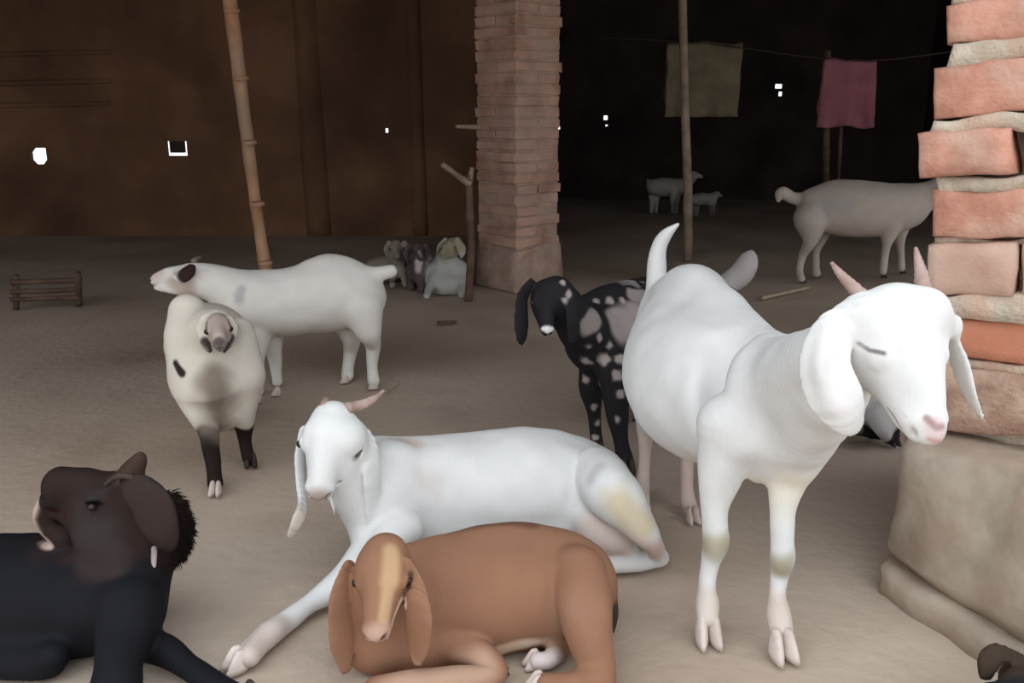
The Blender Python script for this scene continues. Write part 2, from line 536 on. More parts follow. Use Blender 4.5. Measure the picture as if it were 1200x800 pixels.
def tube_mesh(name, js, n=10, sub=4, ridges=0.0, wob=0.0):
    pts = []
    m = len(js)
    for i in range(m - 1):
        p0 = js[max(i - 1, 0)]; p1 = js[i]; p2 = js[i + 1]; p3 = js[min(i + 2, m - 1)]
        for q in range(sub):
            t = q / sub
            cr = lambda a, b, c, d: 0.5 * ((2 * b) + (c - a) * t + (2 * a - 5 * b + 4 * c - d) * t * t + (3 * b - a - 3 * c + d) * t ** 3)
            pts.append((cr(p0[0], p1[0], p2[0], p3[0]), max(cr(p0[1], p1[1], p2[1], p3[1]), 0.0008)))
    pts.append(js[-1])
    verts, faces = [], []
    up = Vector((0.13, 0.31, 0.94))
    for i, (p, r) in enumerate(pts):
        a = pts[max(i - 1, 0)][0]; b = pts[min(i + 1, len(pts) - 1)][0]
        d = (b - a).normalized()
        u = up.cross(d)
        if u.length < 0.05: u = Vector((1, 0, 0)).cross(d)
        u.normalize(); w = d.cross(u)
        rr = r * (1 + ridges * (1 if i % 2 else -1))
        for q in range(n):
            an = 2 * math.pi * q / n
            ww = 1 + wob * noise.noise(p * 9 + Vector((q * 1.3, 0, 0)))
            verts.append(p + (u * math.cos(an) + w * math.sin(an)) * rr * ww)
    for i in range(len(pts) - 1):
        for q in range(n):
            q2 = (q + 1) % n
            faces.append((i * n + q, i * n + q2, (i + 1) * n + q2, (i + 1) * n + q))
    faces.append(tuple(range(n))[::-1]); faces.append(tuple((len(pts) - 1) * n + q for q in range(n)))
    return mesh_from(name, verts, faces)

# ================================================================== SETTING
def box_mesh(name, x0, x1, y0, y1, z0, z1):
    v = [(x, y, z) for x in (x0, x1) for y in (y0, y1) for z in (z0, z1)]
    f = [(0, 1, 3, 2), (4, 6, 7, 5), (0, 4, 5, 1), (2, 3, 7, 6), (0, 2, 6, 4), (1, 5, 7, 3)]
    return mesh_from(name, v, f, smooth=False)

# ground: trodden earth, gently uneven, same z = 0 datum
def ground():
    x0, x1, y0, y1 = -7.5, 7.5, -9.0, 13.5
    nx, ny = 110, 170
    verts = []
    for j in range(ny + 1):
        for i in range(nx + 1):
            x = x0 + (x1 - x0) * i / nx; y = y0 + (y1 - y0) * j / ny
            z = -0.012 + 0.010 * noise.noise(Vector((x * 0.9, y * 0.9, 0))) + 0.004 * noise.noise(Vector((x * 4, y * 4, 3)))
            verts.append((x, y, min(z, -0.001)))
    faces = [(j * (nx + 1) + i, j * (nx + 1) + i + 1, (j + 1) * (nx + 1) + i + 1, (j + 1) * (nx + 1) + i) for j in range(ny) for i in range(nx)]
    o = link('floor', mesh_from('floor', verts, faces), M['floor'])
    tag(o, kind='structure')
ground()

YB_L, YB_R = 9.3, 13.3       # back walls of the two bays
def wall_with_holes(name, x0, x1, Y, th, z0, z1, holes, mat):
    """holes: (xc, zc, w, h) - real openings to the daylight"""
    xs = sorted({x0, x1} | {h[0] + s * h[2] / 2 for h in holes for s in (-1, 1)})
    zs = sorted({z0, z1} | {h[1] + s * h[3] / 2 for h in holes for s in (-1, 1)})
    xs2 = []
    for a, b in zip(xs[:-1], xs[1:]): xs2.append((a, b))
    zs2 = list(zip(zs[:-1], zs[1:]))
    solid = {}
    for i, (a, b) in enumerate(xs2):
        for j, (c, d) in enumerate(zs2):
            mx, mz = (a + b) / 2, (c + d) / 2
            solid[i, j] = not any(abs(mx - h[0]) < h[2] / 2 and abs(mz - h[1]) < h[3] / 2 for h in holes)
    verts, faces = [], []
    def q(*p):
        b = len(verts); verts.extend(p); faces.append((b, b + 1, b + 2, b + 3))
    for (i, j), s in solid.items():
        if not s: continue
        (a, b), (c, d) = xs2[i], zs2[j]
        y, y2 = Y, Y + th
        q((a, y, c), (b, y, c), (b, y, d), (a, y, d)); q((b, y2, c), (a, y2, c), (a, y2, d), (b, y2, d))
        if not solid.get((i - 1, j), False): q((a, y2, c), (a, y, c), (a, y, d), (a, y2, d))
        if not solid.get((i + 1, j), False): q((b, y, c), (b, y2, c), (b, y2, d), (b, y, d))
        if not solid.get((i, j - 1), False): q((a, y2, c), (b, y2, c), (b, y, c), (a, y, c))
        if not solid.get((i, j + 1), False): q((a, y, d), (b, y, d), (b, y2, d), (a, y2, d))
    o = link(name, mesh_from(name, verts, faces, False), mat)
    return tag(o, kind='structure')

def hole(px, py, Y, wpx, hpx):
    p = at(px, py, Y); s = mpp(p)
    return (p.x, p.z, wpx * s, hpx * s)

hl = [hole(45, 183, YB_L, 19, 19), hole(207, 174, YB_L, 24, 17), hole(453, 153, YB_L, 4, 5), hole(487, 158, YB_L, 3, 3)]
wl = wall_with_holes('wall_back_left', -7.0, 0.35, YB_L, 0.06, -0.05, 3.3, hl, M['mud_wall'])
hr = [hole(710, 138, YB_R, 5, 5), hole(711, 147, YB_R, 3, 2), hole(655, 150, YB_R, 3, 3), hole(913, 101, YB_R, 9, 5), hole(915, 110, YB_R, 5, 5)]
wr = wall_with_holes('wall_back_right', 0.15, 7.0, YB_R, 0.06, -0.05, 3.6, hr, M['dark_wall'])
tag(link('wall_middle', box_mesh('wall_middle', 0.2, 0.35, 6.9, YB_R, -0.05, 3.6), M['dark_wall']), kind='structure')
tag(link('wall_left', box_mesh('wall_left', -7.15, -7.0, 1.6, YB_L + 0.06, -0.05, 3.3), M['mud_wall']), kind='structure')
tag(link('wall_right', box_mesh('wall_right', 6.0, 6.15, 5.9, YB_R, -0.05, 3.6), M['dark_wall']), kind='structure')  # starts far back; gap added so daylight reaches the pillar's right face

# broken clay that half fills the two larger gaps
h = hl[0]
for sx, sz in ((-1, 1), (1, -1), (-1, -1)):
    v = [Vector((h[0] + sx * h[2] / 2, 0, h[1] + sz * h[3] / 2)), Vector((h[0] + sx * h[2] * 0.5 - sx * h[2] * .26, 0, h[1] + sz * h[3] / 2)), Vector((h[0] + sx * h[2] / 2, 0, h[1] + sz * h[3] * (0.5 - .3)))]
    vv = [p + Vector((0, YB_L + 0.005, 0)) for p in v] + [p + Vector((0, YB_L + 0.05, 0)) for p in v]
    link('clay_chip', mesh_from('clay_chip', vv, [(0, 1, 2), (5, 4, 3), (0, 3, 4, 1), (1, 4, 5, 2), (2, 5, 3, 0)], False), M['mud_wall'], wl)
h = hl[1]
o = link('clay_chip', box_mesh('clay_chip', h[0] - h[2] * 0.32, h[0] + h[2] * 0.36, YB_L - 0.01, YB_L + 0.05, h[1] - h[3] * 0.28, h[1] + h[3] * 0.5), M['dark_wall'], wl)
# timber studs and battens that show faintly on the mud wall
for px, w in ((352, 40), (482, 22)):
    a = at(px, 330, YB_L - 0.03); b = at(px, -30, YB_L - 0.03); r = w / 2 * mpp(b)
    a.z = 0.0; a.x = b.x * 0.98
    b.z = 3.0
    link('stud', tube_mesh('stud', [(a + Vector((0, r * .78, 0)), r), (b + Vector((0, r * .78, 0)), r * 0.9)], 16, sub=8, wob=0.1), M['mud_wall'], wl)
for py in (62, 96, 122):
    a = at(-60, py + 3, YB_L); b = at(130, py - 1, YB_L)
    link('batten', tube_mesh('batten', [(a, 0.03), (b, 0.025)], 8, sub=5, wob=0.2), M['mud_wall'], wl)

# roof of dark thatch on cross beams
rv = [(-7.2, 1.7, 2.85), (6.2, 1.7, 2.85), (6.2, 13.6, 3.3), (-7.2, 13.6, 3.3)]
verts = [Vector(p) for p in rv] + [Vector(p) + Vector((0, 0, 0.25)) for p in rv]
tag(link('ceiling', mesh_from('ceiling', verts, [(3, 2, 1, 0), (4, 5, 6, 7), (0, 1, 5, 4), (1, 2, 6, 5), (2, 3, 7, 6), (3, 0, 4, 7)], False), M['thatch']), kind='structure')

# ------------------------------------------------------------------ bricks
def brick_mesh(lx, ly, lz, seed, j=0.006, bev=0.006):
    rnd = random.Random(seed)
    bm = bmesh.new()
    bmesh.ops.create_cube(bm, size=1)
    for v in bm.verts:
        v.co = Vector((v.co.x * lx + rnd.uniform(-j, j), v.co.y * ly + rnd.uniform(-j, j), v.co.z * lz + rnd.uniform(-j, j) * 0.6))
    bmesh.ops.bevel(bm, geom=bm.edges[:], offset=bev, segments=1, affect='EDGES')
    me = bpy.data.meshes.new('brick'); bm.to_mesh(me); bm.free()
    return me

# middle pillar, seen corner on
pc = at(607, 338, 6.25); pc.z = 0
ps = 0.43
ang = math.radians(42)
pill = empty('brick_pillar', pc + Vector((0, 0.3, 0)), 'weathered square brick pillar standing corner-on in the middle of the shed', 'pillar')
pcx = Vector(pill.location)
R = Matrix.Rotation(ang, 4, 'Z')
me = box_mesh('mortar_core', -ps / 2 + .012, ps / 2 - .012, -ps / 2 + .012, ps / 2 - .012, -0.02, 3.05)
o = link('mortar_core', me, M['mortar_far'], pill, Vector((0, 0, 0))); o.rotation_euler = (0, 0, ang)
bricks = [brick_mesh(ps, ps / 2 - 0.012, 0.064, s, 0.007, 0.006) for s in range(6)]
for b in bricks: b.materials.append(M['brick_far'])
ch = 0.0755
rnd = random.Random(3)
for c in range(40):
    z = 0.04 + c * ch
    for q in (-1, 1):
        rz = ang + (math.pi / 2 if c % 2 else 0) + rnd.uniform(-.015, .015)
        off = Matrix.Rotation(rz, 4, 'Z') @ Vector((rnd.uniform(-.012, .012), q * ps / 4, z))
        o = link('brick', bricks[rnd.randrange(6)], None, pill, off)
        o.rotation_euler = (rnd.uniform(-.01, .01), rnd.uniform(-.01, .01), rz)
# cement skirt round the foot
verts = []; faces = []
for k_, (hh, g) in enumerate(((0, .028), (.18, .018), (.30, .006))):
    for i in range(32):
        a = i / 32 * 4; sd = int(a) % 4; t = a - int(a)
        cn = [(-1, -1), (1, -1), (1, 1), (-1, 1)]
        p = Vector(cn[sd]).lerp(Vector(cn[(sd + 1) % 4]), t) * (ps / 2 + g)
        wv = noise.noise(Vector((p.x * 6, p.y * 6, hh * 4)))
        q = R @ Vector((p.x * (1 + .03 * wv), p.y * (1 + .03 * wv), hh * (1 + 0.35 * wv if k_ == 2 else 1)))
        verts.append(q + pcx)
for k_ in range(2):
    for i in range(32):
        j = (i + 1) % 32
        faces.append((k_ * 32 + i, k_ * 32 + j, (k_ + 1) * 32 + j, (k_ + 1) * 32 + i))
link('cement_skirt', mesh_from('cement_skirt', verts, faces), M['mortar_far'], pill)

# right pillar: big bricks in tilted courses on a plastered plinth
A0 = at(1087, 283, 2.25)
U = Vector((0.80, -0.60, 0)); NB = Vector((0.6, 0.8, 0))       # along the face, into the pillar
def on_face(px, py, inset=0.0):
    r = ray(px, py); o = Vector((0, 0, CAM_H)); n = NB
    t = (A0 + NB * inset - o).dot(n) / r.dot(n)
    return o + r * t
rp = empty('brick_pillar', Vector((A0.x + .25, A0.y, 0)), 'near pillar of big salmon bricks on a plastered plinth at the right edge', 'pillar')
def face_block(name, quad, d, mat, prnt, seed, proud=0.0, jit=0.003, rough_=0.008, nseg=(8, 3)):
    """quad of 4 picture corners (tl, tr, br, bl) projected on the pillar face, given real thickness"""
    tl, tr, br, bl = [on_face(px, py, -proud) for px, py in quad]
    nx, nz = nseg
    rings = []
    rnd = random.Random(seed); sv = Vector((seed * 3.1, seed * 1.7, 0))
    verts, faces = [], []
    def pt(u, v, dd):
        e = 0.0
        p = (bl.lerp(br, u)).lerp(tl.lerp(tr, u), v)
        # round the arrises
        p = p + NB * dd
        p += Vector((noise.noise(p * 14 + sv), noise.noise(p * 14 - sv), noise.noise(p * 14 + sv * 2))) * rough_
        return p
    per = [(i / nx, 0) for i in range(nx)] + [(1, i / nz) for i in range(nz)] + [(1 - i / nx, 1) for i in range(nx)] + [(0, 1 - i / nz) for i in range(nz)]
    lay = [(0.0, 0.06), (0.008, 0.015), (0.02, 0.0), (d, 0.0)]
    for dd, sh in lay:
        for (u, v) in per:
            uu = 0.5 + (u - 0.5) * (1 - sh); vv = 0.5 + (v - 0.5) * (1 - sh * 2.2)
            verts.append(pt(uu, vv, dd))
    n = len(per)
    for k_ in range(len(lay) - 1):
        for i in range(n):
            j = (i + 1) % n
            faces.append((k_ * n + i, k_ * n + j, (k_ + 1) * n + j, (k_ + 1) * n + i))
    # front grid inside
    base = len(verts)
    for j in range(1, nz):
        for i in range(1, nx):
            verts.append(pt(i / nx * .94 + .03, j / nz * .87 + .065, -0.001))
    def vid(i, j):
        if j == 0: return i if i < nx else nx
        if i == nx: return nx + j
        if j == nz: return nx + nz + (nx - i)
        if i == 0: return nx + nz + nx + (nz - j)
        return base + (j - 1) * (nx - 1) + (i - 1)
    for j in range(nz):
        for i in range(nx):
            faces.append((vid(i, j + 1), vid(i + 1, j + 1), vid(i + 1, j), vid(i, j)))
    faces.append(tuple((len(lay) - 1) * n + i for i in range(n)))
    me = mesh_from(name, verts, faces)
    bm = bmesh.new(); bm.from_mesh(me); bmesh.ops.recalc_face_normals(bm, faces=bm.faces[:]); bm.to_mesh(me); bm.free()
    me.polygons.foreach_set('use_smooth', [True] * len(me.polygons))
    return link(name, me, mat, prnt)
EXT = 1330
BR = [  # brick quads
    ([(1108, -75), (EXT, -105), (EXT, -35), (1108, -10)], 'brick_near', 0.0),
    ([(1107, 6), (EXT, -28), (EXT, 38), (1108, 52)], 'brick_near', 0.008),
    ([(1093, 80), (EXT, 45), (EXT, 118), (1093, 142)], 'brick_near', 0.02),
    ([(1075, 156), (1182, 150), (1192, 204), (1077, 208)], 'brick_near', 0.05),
    ([(1198, 150), (EXT, 140), (EXT, 205), (1200, 206)], 'brick_near', 0.03),
    ([(1090, 222), (EXT, 214), (EXT, 279), (1090, 279)], 'brick_near', 0.02),
    ([(1087, 287), (1190, 284), (1188, 348), (1087, 347)], 'brick_pale', 0.025),
    ([(1196, 284), (EXT, 284), (EXT, 352), (1195, 348)], 'brick_pale', 0.012),
    ([(1102, 372), (EXT, 380), (EXT, 446), (1102, 416)], 'brick_red', 0.01),
    ([(1098, 425), (1215, 440), (1215, 515), (1092, 505)], 'brick_dull', 0.004),
    ([(1222, 440), (EXT, 452), (EXT, 520), (1222, 515)], 'brick_pale', 0.004),
]
for i, (qd, mt, pr) in enumerate(BR):
    face_block('brick', qd, 0.16, M[mt], rp, i + 1, pr, nseg=(10, 4))
MO = [([(1112, -12), (EXT, -38), (EXT, -26), (1112, 8)], 0.0), ([(1116, 48), (EXT, 34), (EXT, 50), (1104, 84)], 0.012),
      ([(1092, 142), (EXT, 118), (EXT, 146), (1086, 160)], 0.026), ([(1094, 207), (EXT, 204), (EXT, 220), (1094, 226)], 0.02),
      ([(1094, 279), (EXT, 279), (EXT, 288), (1094, 288)], -0.015), ([(1090, 346), (EXT, 346), (EXT, 386), (1098, 376)], 0.02),
      ([(1100, 416), (EXT, 440), (EXT, 455), (1098, 428)], -0.006)]
for i, (qd, pr) in enumerate(MO):
    face_block('mortar_joint', qd, 0.15, M['mortar'], rp, 40 + i, pr, rough_=0.014, nseg=(22, 2))
# solid core behind
c0 = on_face(1110, 283, 0.06); c0.z = 0.0
core = []
for z in (0.2, 3.1):
    for (u, n_) in ((0.0, 0.0), (0.55, 0.0), (0.55, 0.30), (0.02, 0.30)):
        core.append(Vector((c0.x, c0.y, 0)) + U * u + NB * n_ + Vector((0, 0, z)))
link('mortar_core', mesh_from('mortar_core', core, [(0, 1, 5, 4), (1, 2, 6, 5), (2, 3, 7, 6), (3, 0, 4, 7), (4, 5, 6, 7), (3, 2, 1, 0)], False), M['mortar'], rp)

# plastered plinth, lofted rings with crumbling edges, split by a crack into two lumps
def loft(name, rings, mat, parent, amp=0.012, sc=9, per=14, seed=0):
    verts, faces = [], []
    n = len(rings[0]) * per
    sv = Vector((seed, seed, seed))
    for r in rings:
        m = len(r)
        for i in range(m):
            a, b = r[i], r[(i + 1) % m]
            for q in range(per):
                p = a.lerp(b, q / per)
                cen = sum(r, Vector()) / m
                p = p + Vector((noise.noise(p * sc + sv), noise.noise(p * sc + sv * 2), 0.6 * noise.noise(p * sc + sv * 3))) * amp
                verts.append(p)
    for k_ in range(len(rings) - 1):
        for i in range(n):
            j = (i + 1) % n
            faces.append((k_ * n + i, k_ * n + j, (k_ + 1) * n + j, (k_ + 1) * n + i))
    faces.append(tuple(range(n))[::-1]); faces.append(tuple((len(rings) - 1) * n + i for i in range(n)))
    return link(name, mesh_from(name, verts, faces), mat, parent)
def ring(z, left, push=0.0, near=(1.32, 1.36)):
    """footprint at height z: far-left corner, along the face toward the camera, back corners"""
    a = Vector((left[0], left[1], z))
    b = Vector((near[0] - push, near[1], z))
    c = Vector((1.75, 1.6, z)); d = Vector((1.6, 2.75, z)); e = Vector((left[0] + 0.25, left[1] + 0.42, z))
    return [a, b, c, d, e]
g0 = atz(1035, 690, 0)
def lc(px, py, Y):
    p = at(px, py, Y); return (p.x, p.y, p.z)
L1, L2, L3 = lc(1036, 662, 2.17), lc(1037, 642, 2.17), lc(1048, 590, 2.19)
L4 = lc(1060, 522, 2.21); L5 = lc(1068, 508, 2.24)
rings = [ring(-0.02, (g0.x - .004, g0.y), 0.03), ring(0.03, (g0.x, g0.y), 0.01), ring(L1[2] - .006, L1, 0), ring(L1[2] + .0, (L1[0] + .03, L1[1] + .02), -.03)]
link_l = loft('plinth', rings, M['plaster'], rp, 0.022, 8, 26, 1)
rings = [ring(L1[2] + .002, (L1[0] + .03, L1[1] + .02), -.03, (1.33, 1.38)), ring(L2[2], (L2[0] - .002, L2[1]), -.005, (1.33, 1.38)), ring(L3[2], L3, -.01, (1.33, 1.40)), ring((L3[2] + L4[2]) / 2, ((L3[0] + L4[0]) / 2, 2.2), -.02, (1.33, 1.42)),
         ring(L4[2], L4, -.03, (1.33, 1.44)), ring(L5[2], L5, -.045, (1.33, 1.46)), ring(L5[2] + 0.01, (L5[0] + .04, L5[1] + .02), -.09, (1.36, 1.5))]
loft('plinth', rings, M['plaster'], rp, 0.026, 8, 26, 2)

# ------------------------------------------------------------------ poles, props, cloths
def pole(name, label, pts, mat, cat='pole', n=10, wob=0.15, nodes=None):
    js = [J(p) for p in pts]
    base = Vector(js[0][0])
    me = tube_mesh(name, [(p - base, r) for p, r in js], n, sub=8, wob=wob)
    if nodes is None:
        o = link(name, me, mat); o.location = base
        return tag(o, label, cat)
    root = empty(name, base, label, cat)
    link('culm', me, mat, root, Vector((0, 0, 0)))
    for t in nodes:
        a, b = js[0], js[-1]
        p = a[0].lerp(b[0], t) - base; r = a[1] + (b[1] - a[1]) * t
        d = (b[0] - a[0]).normalized()
        link('node_ring', tube_mesh('node_ring', [(p - d * 0.012, r * 1.02), (p, r * 1.05), (p + d * .012, r * 1.02)], 10, sub=2), mat, root, Vector((0, 0, 0)))
    return root
pole('bamboo_pole', 'leaning tan bamboo pole behind the white goats at the left', [('z', 317, 352, 0.0, 7.5), (300, 240, 6.0, 7), (282, 100, 5.9, 8), (262, -60, 5.8, 9)], M['bamboo'], nodes=(.12, .3, .48, .66, .84))
pole('wooden_pole', 'thin pale wooden pole standing before the olive sack', [('z', 806, 305, 0.0, 5), (806, 230, 7.55, 5.5), (802, 100, 7.5, 5), (799, -60, 7.45, 5)], M['grey_wood'])

fp = empty('forked_prop', atz(549, 352, 0), 'forked branch prop leaning against the middle pillar', 'branch')
def part_tube(name, pts, mat, parent, n=8, wob=0.25):
    js = [J(p) for p in pts]
    return link(name, tube_mesh(name, js, n, sub=6, wob=wob), mat, parent)
part_tube('stem', [('z', 549, 352, 0.0, 5), (552, 290, 5.95, 5), (550, 240, 5.95, 4.5), (549, 205, 5.95, 4)], M['dark_wood'], fp)
part_tube('fork', [(551, 216, 5.95, 4.5), (536, 206, 5.93, 4), (518, 192, 5.9, 3)], M['grey_wood'], fp)
part_tube('fork', [(550, 214, 5.95, 3.5), (553, 196, 5.95, 2.5)], M['grey_wood'], fp)
pole('wooden_peg', 'short pale peg sticking out left of the middle pillar', [(562, 149, 6.3, 3), (534, 148, 6.25, 2.2)], M['grey_wood'], 'peg')

def cloth(name, label, px0, px1, py0, py1, Y, mat, seed, foot=0.0):
    """a hanging cloth folded over a line, with folds and two layers"""
    a = at(px0, py0, Y); b = at(px1, py0, Y); c = at(px0, py1, Y)
    Wd = b.x - a.x; Hd = a.z - c.z
    nx, nz = 28, 20
    verts, faces = [], []
    for j in range(2 * nz + 1):
        s = (j - nz) / nz                                    # -1 back hem .. 0 line .. 1 front hem
        for i in range(nx + 1):
            u = i / nx
            z = a.z - abs(s) * Hd * (1.0 if s > 0 else 0.8) + 0.03 * noise.noise(Vector((u * 3, seed, s)))
            y = Y + (-0.015 if s > 0 else 0.015) * (1 if s else 0) - 0.03 * abs(s) * math.sin(u * 15 + seed + s) * (1 if s > 0 else -0.6)
            x = a.x + Wd * (u + (u - .5) * foot * abs(s)) + 0.02 * noise.noise(Vector((u * 4, s * 4, seed)))
            verts.append((x, y, z))
    for j in range(2 * nz):
        for i in range(nx):
            k_ = j * (nx + 1) + i
            faces.append((k_, k_ + 1, k_ + nx + 2, k_ + nx + 1))
    base = Vector((a.x + Wd / 2, Y, a.z))
    me = mesh_from(name, [Vector(v) - base for v in verts], faces)
    o = link(name, me, mat); o.location = base
    md = o.modifiers.new('thick', 'SOLIDIFY'); md.thickness = 0.006
    return tag(o, label, 'cloth')
cloth('hanging_sack', 'olive grey sack hanging in the dark behind the thin pole', 782, 870, 50, 137, 8.6, M['olive_cloth'], 2)
cloth('hanging_cloth', 'faded pink cloth hanging near the brick pillar on the right', 966, 1027, 70, 149, 8.2, M['pink_cloth'], 5, foot=0.1)
pl = at(782, 49, 8.6); pr_ = at(1040, 64, 8.2)
pole('washing_line', 'thin rope strung level behind the hanging cloths', [(at(690, 44, 8.9), 0.006), (at(826, 51, 8.6), 0.006), (at(996, 71, 8.2), 0.006), (at(1120, 60, 8.0), 0.006)], M['rope'], 'rope', n=6)
pole('wooden_post', 'dim thin post standing under the pink cloth', [('z', 968, 268, 0.0, 4), (968, 180, 8.4, 4), (970, 60, 8.4, 4)], M['dark_wood'])
pole('wooden_post', 'dim slanting stick just right of the post under the pink cloth', [('z', 976, 266, 0.0, 2.5), (984, 180, 8.5, 2.5), (986, 90, 8.5, 2.5)], M['dark_wood'])

# low feeding rack at the left
rk = empty('feeding_rack', atz(60, 362, 0), 'low dark wooden feeding rack on the floor at the far left', 'rack')
for px in (19, 92):
    part_tube('leg', [('z', px, 362 - (px > 50) * 5, 0.0, 4), (px, 322 - (px > 50) * 2, atz(px, 362, 0).y, 3.5)], M['dark_wood'], rk)
for py, dy in ((331, 0), (342, 0.02), (351, 0)):
    part_tube('rail', [(12, py, atz(19, 362, 0).y - .03, 3), (96, py - 3, atz(92, 357, 0).y - .03, 3)], M['dark_wood'], rk)

pole('stick', 'short dark stick lying on the floor before the middle pillar', [('z', 512, 378, 0.012, 2.5), ('z', 535, 377, 0.012, 2)], M['dark_wood'], 'stick', n=6)
pole('stick', 'pale stick lying on the floor left of the dim grey goat hooves', [('z', 893, 349, 0.015, 2.5), ('z', 948, 337, 0.015, 2)], M['straw'], 'stick', n=6)
pole('stick', 'pale thin twig on the floor right of the lying white goat horn', [('z', 452, 459, 0.01, 1.4), ('z', 468, 450, 0.01, 1)], M['straw'], 'stick', n=6)

W0 = (0.68, 0.68, 0.67)
CREAM = (0.66, 0.60, 0.50)
STAIN = (0.36, 0.32, 0.22)
PINK = (0.48, 0.30, 0.28)
PINKW = (0.66, 0.53, 0.48)
BLK = (0.020, 0.018, 0.020)

# ---------------------------------------------------------------- 1. big white goat standing in front
g = Goat(atz(880, 700, 0), 'large white goat standing in front beside the brick pillar, tail raised', 0.0038, W0)
f = g.f
TV = (0.75, 0.35, 0)       # across the body
f.chain([(812, 372, 2.62, 54), (806, 420, 2.50, 74), (822, 450, 2.36, 86), (856, 468, 2.22, 82), (896, 478, 2.08, 76), (922, 492, 1.98, 54)], k=0.05)
f.chain([(800, 350, 2.68, 32), (815, 336, 2.58, 26), (850, 372, 2.42, 30), (884, 402, 2.25, 26), (922, 422, 2.08, 26)], k=0.05)
f.chain([(775, 365, 2.72, 26), (772, 400, 2.70, 34), (772, 440, 2.68, 34)], k=0.04)
f.chain([(882, 408, 2.08, 16), (876, 450, 1.98, 22), (866, 510, 1.95, 30)], k=0.045)               # shoulder blade
f.cap(at(852, 395, 2.12), at(848, 480, 2.035), 0.07, 0.06, 0.06, op='-')          # hollow behind the shoulder
# neck
f.chain([(915, 458, 2.02, 62), (945, 446, 1.88, 58), (978, 425, 1.72, 50), (1020, 398, 1.60, 46)], k=0.05)
f.chain([(920, 500, 1.98, 56), (940, 505, 1.90, 42), (975, 470, 1.75, 34)], k=0.05)
f.chain([(905, 530, 1.98, 40), (930, 545, 1.93, 22)], k=0.04)
# legs
LA, LB = atz(829, 750, 0), atz(916, 768, 0)
f.chain([(856, 500, 1.98, 40), (846, 550, 1.97, 27), (838, 590, 1.96, 17.5), (838, 618, 1.955, 15), (839, 636, 1.95, 15.5), (833, 660, 1.955, 11.5), (829, 688, 1.95, 10), (829, 706, 1.945, 13), (829, 722, 1.93, 13)], k=0.018)
f.chain([(924, 515, 1.98, 40), (922, 558, 1.95, 24), (917, 596, 1.93, 15), (916, 630, 1.92, 13.5), (917, 652, 1.915, 14), (914, 674, 1.92, 10.5), (911, 698, 1.91, 10.5), (912, 718, 1.905, 13.5), (915, 736, 1.89, 13)], k=0.018)
HA, HB = atz(754, 594, 0), atz(811, 610, 0)
f.chain([(772, 425, 2.70, 34), (762, 470, 2.68, 22), (757, 505, 2.74, 10), (755, 545, 2.73, 7), (753, 572, 2.71, 8), (754, 586, 2.70, 8)], k=0.02)
f.chain([(812, 450, 2.62, 38), (812, 500, 2.60, 22), (806, 528, 2.68, 9.5), (805, 562, 2.66, 7), (806, 585, 2.64, 8.5), (811, 600, 2.61, 9)], k=0.02)
# tail held up
f.chain([(771, 352, 2.74, 13), (769, 320, 2.76, 12), (772, 292, 2.76, 9.5), (781, 275, 2.75, 7), (794, 263, 2.73, 2.5)], k=0.02)
H = g.head(at(1062, 352, 1.57), at(1106, 500, 1.44), (0.95, 0.28, 0.06), w=1.72, closed=True, eyes=False, deep=0.8)
g.ear([(1006, 364, 1.60, 12), (980, 384, 1.565, 23), (968, 424, 1.55, 29), (977, 462, 1.54, 32), (990, 488, 1.54, 22), (997, 499, 1.54, 10)], (-0.35, -0.93, 0.1), s=0.22)
f.chain([(972, 388, 1.555, 5), (962, 430, 1.535, 6), (972, 474, 1.535, 4)], k=0.03)
f.chain([(984, 395, 1.525, 5), (977, 425, 1.51, 7), (984, 462, 1.505, 6)], k=0.015, op='-')
g.ear([(1110, 392, 1.62, 12), (1122, 418, 1.62, 15), (1130, 446, 1.615, 14), (1140, 470, 1.61, 10), (1151, 490, 1.60, 4)], (0.9, 0.25, 0.15), s=0.26)
g.horn([(1016, 352, 1.60, 8.5), (998, 335, 1.62, 7.5), (984, 320, 1.63, 5), (974, 307, 1.64, 2)])
g.horn([(1082, 346, 1.60, 11), (1080, 324, 1.63, 8), (1076, 305, 1.65, 5), (1073, 290, 1.67, 2)])
f.chain([(1018, 364, 1.575, 15), (1050, 357, 1.57, 15), (1085, 355, 1.575, 15)], k=0.05)
f.chain([(1094, 366, 1.58, 14), (1109, 380, 1.60, 12)], k=0.045)
f.chain([(1062, 468, 1.52, 18), (1082, 496, 1.475, 14), (1092, 508, 1.46, 11)], k=0.025)
for p, d, s in ((LA, (0.05, -1), .058), (LB, (0.18, -1), .058)): g.hoof(p, d, s)
for p, d, s in ((HA, (0.2, -1), .036), (HB, (0.25, -1), .040)): g.hoof(p, d, s)
g.paint([(842, 634, 1.94, 15), (838, 644, 1.94, 14)], STAIN, 1.3, 0.6)
g.paint([(917, 654, 1.905, 13), (916, 664, 1.905, 13)], STAIN, 1.3, 0.6)
g.paint([(833, 700, 1.95, 20), (828, 740, 1.93, 26)], (0.62, 0.54, 0.47), 0.8, 0.3)
g.paint([(911, 706, 1.91, 20), (915, 750, 1.89, 26)], (0.62, 0.54, 0.47), 0.8, 0.3)
g.paint([(757, 520, 2.73, 22), (754, 590, 2.7, 22)], PINKW, 0.8, 0.2)
g.paint([(806, 530, 2.66, 22), (811, 605, 2.61, 22)], PINKW, 0.8, 0.2)
g.paint([(800, 520, 2.45, 60), (880, 565, 2.05, 40), (930, 560, 1.93, 36)], (0.74, 0.70, 0.60), 1.0, 0.3)
g.paint([(1096, 500, 1.40, 14), (1106, 514, 1.42, 12)], (0.60, 0.48, 0.46), 1.2, 0.15, snap=True)
g.paint([(1086, 490, 1.41, 4), (1098, 501, 1.40, 5), (1112, 499, 1.40, 4)], (0.36, 0.24, 0.24), 1.2, 0.15, snap=True)
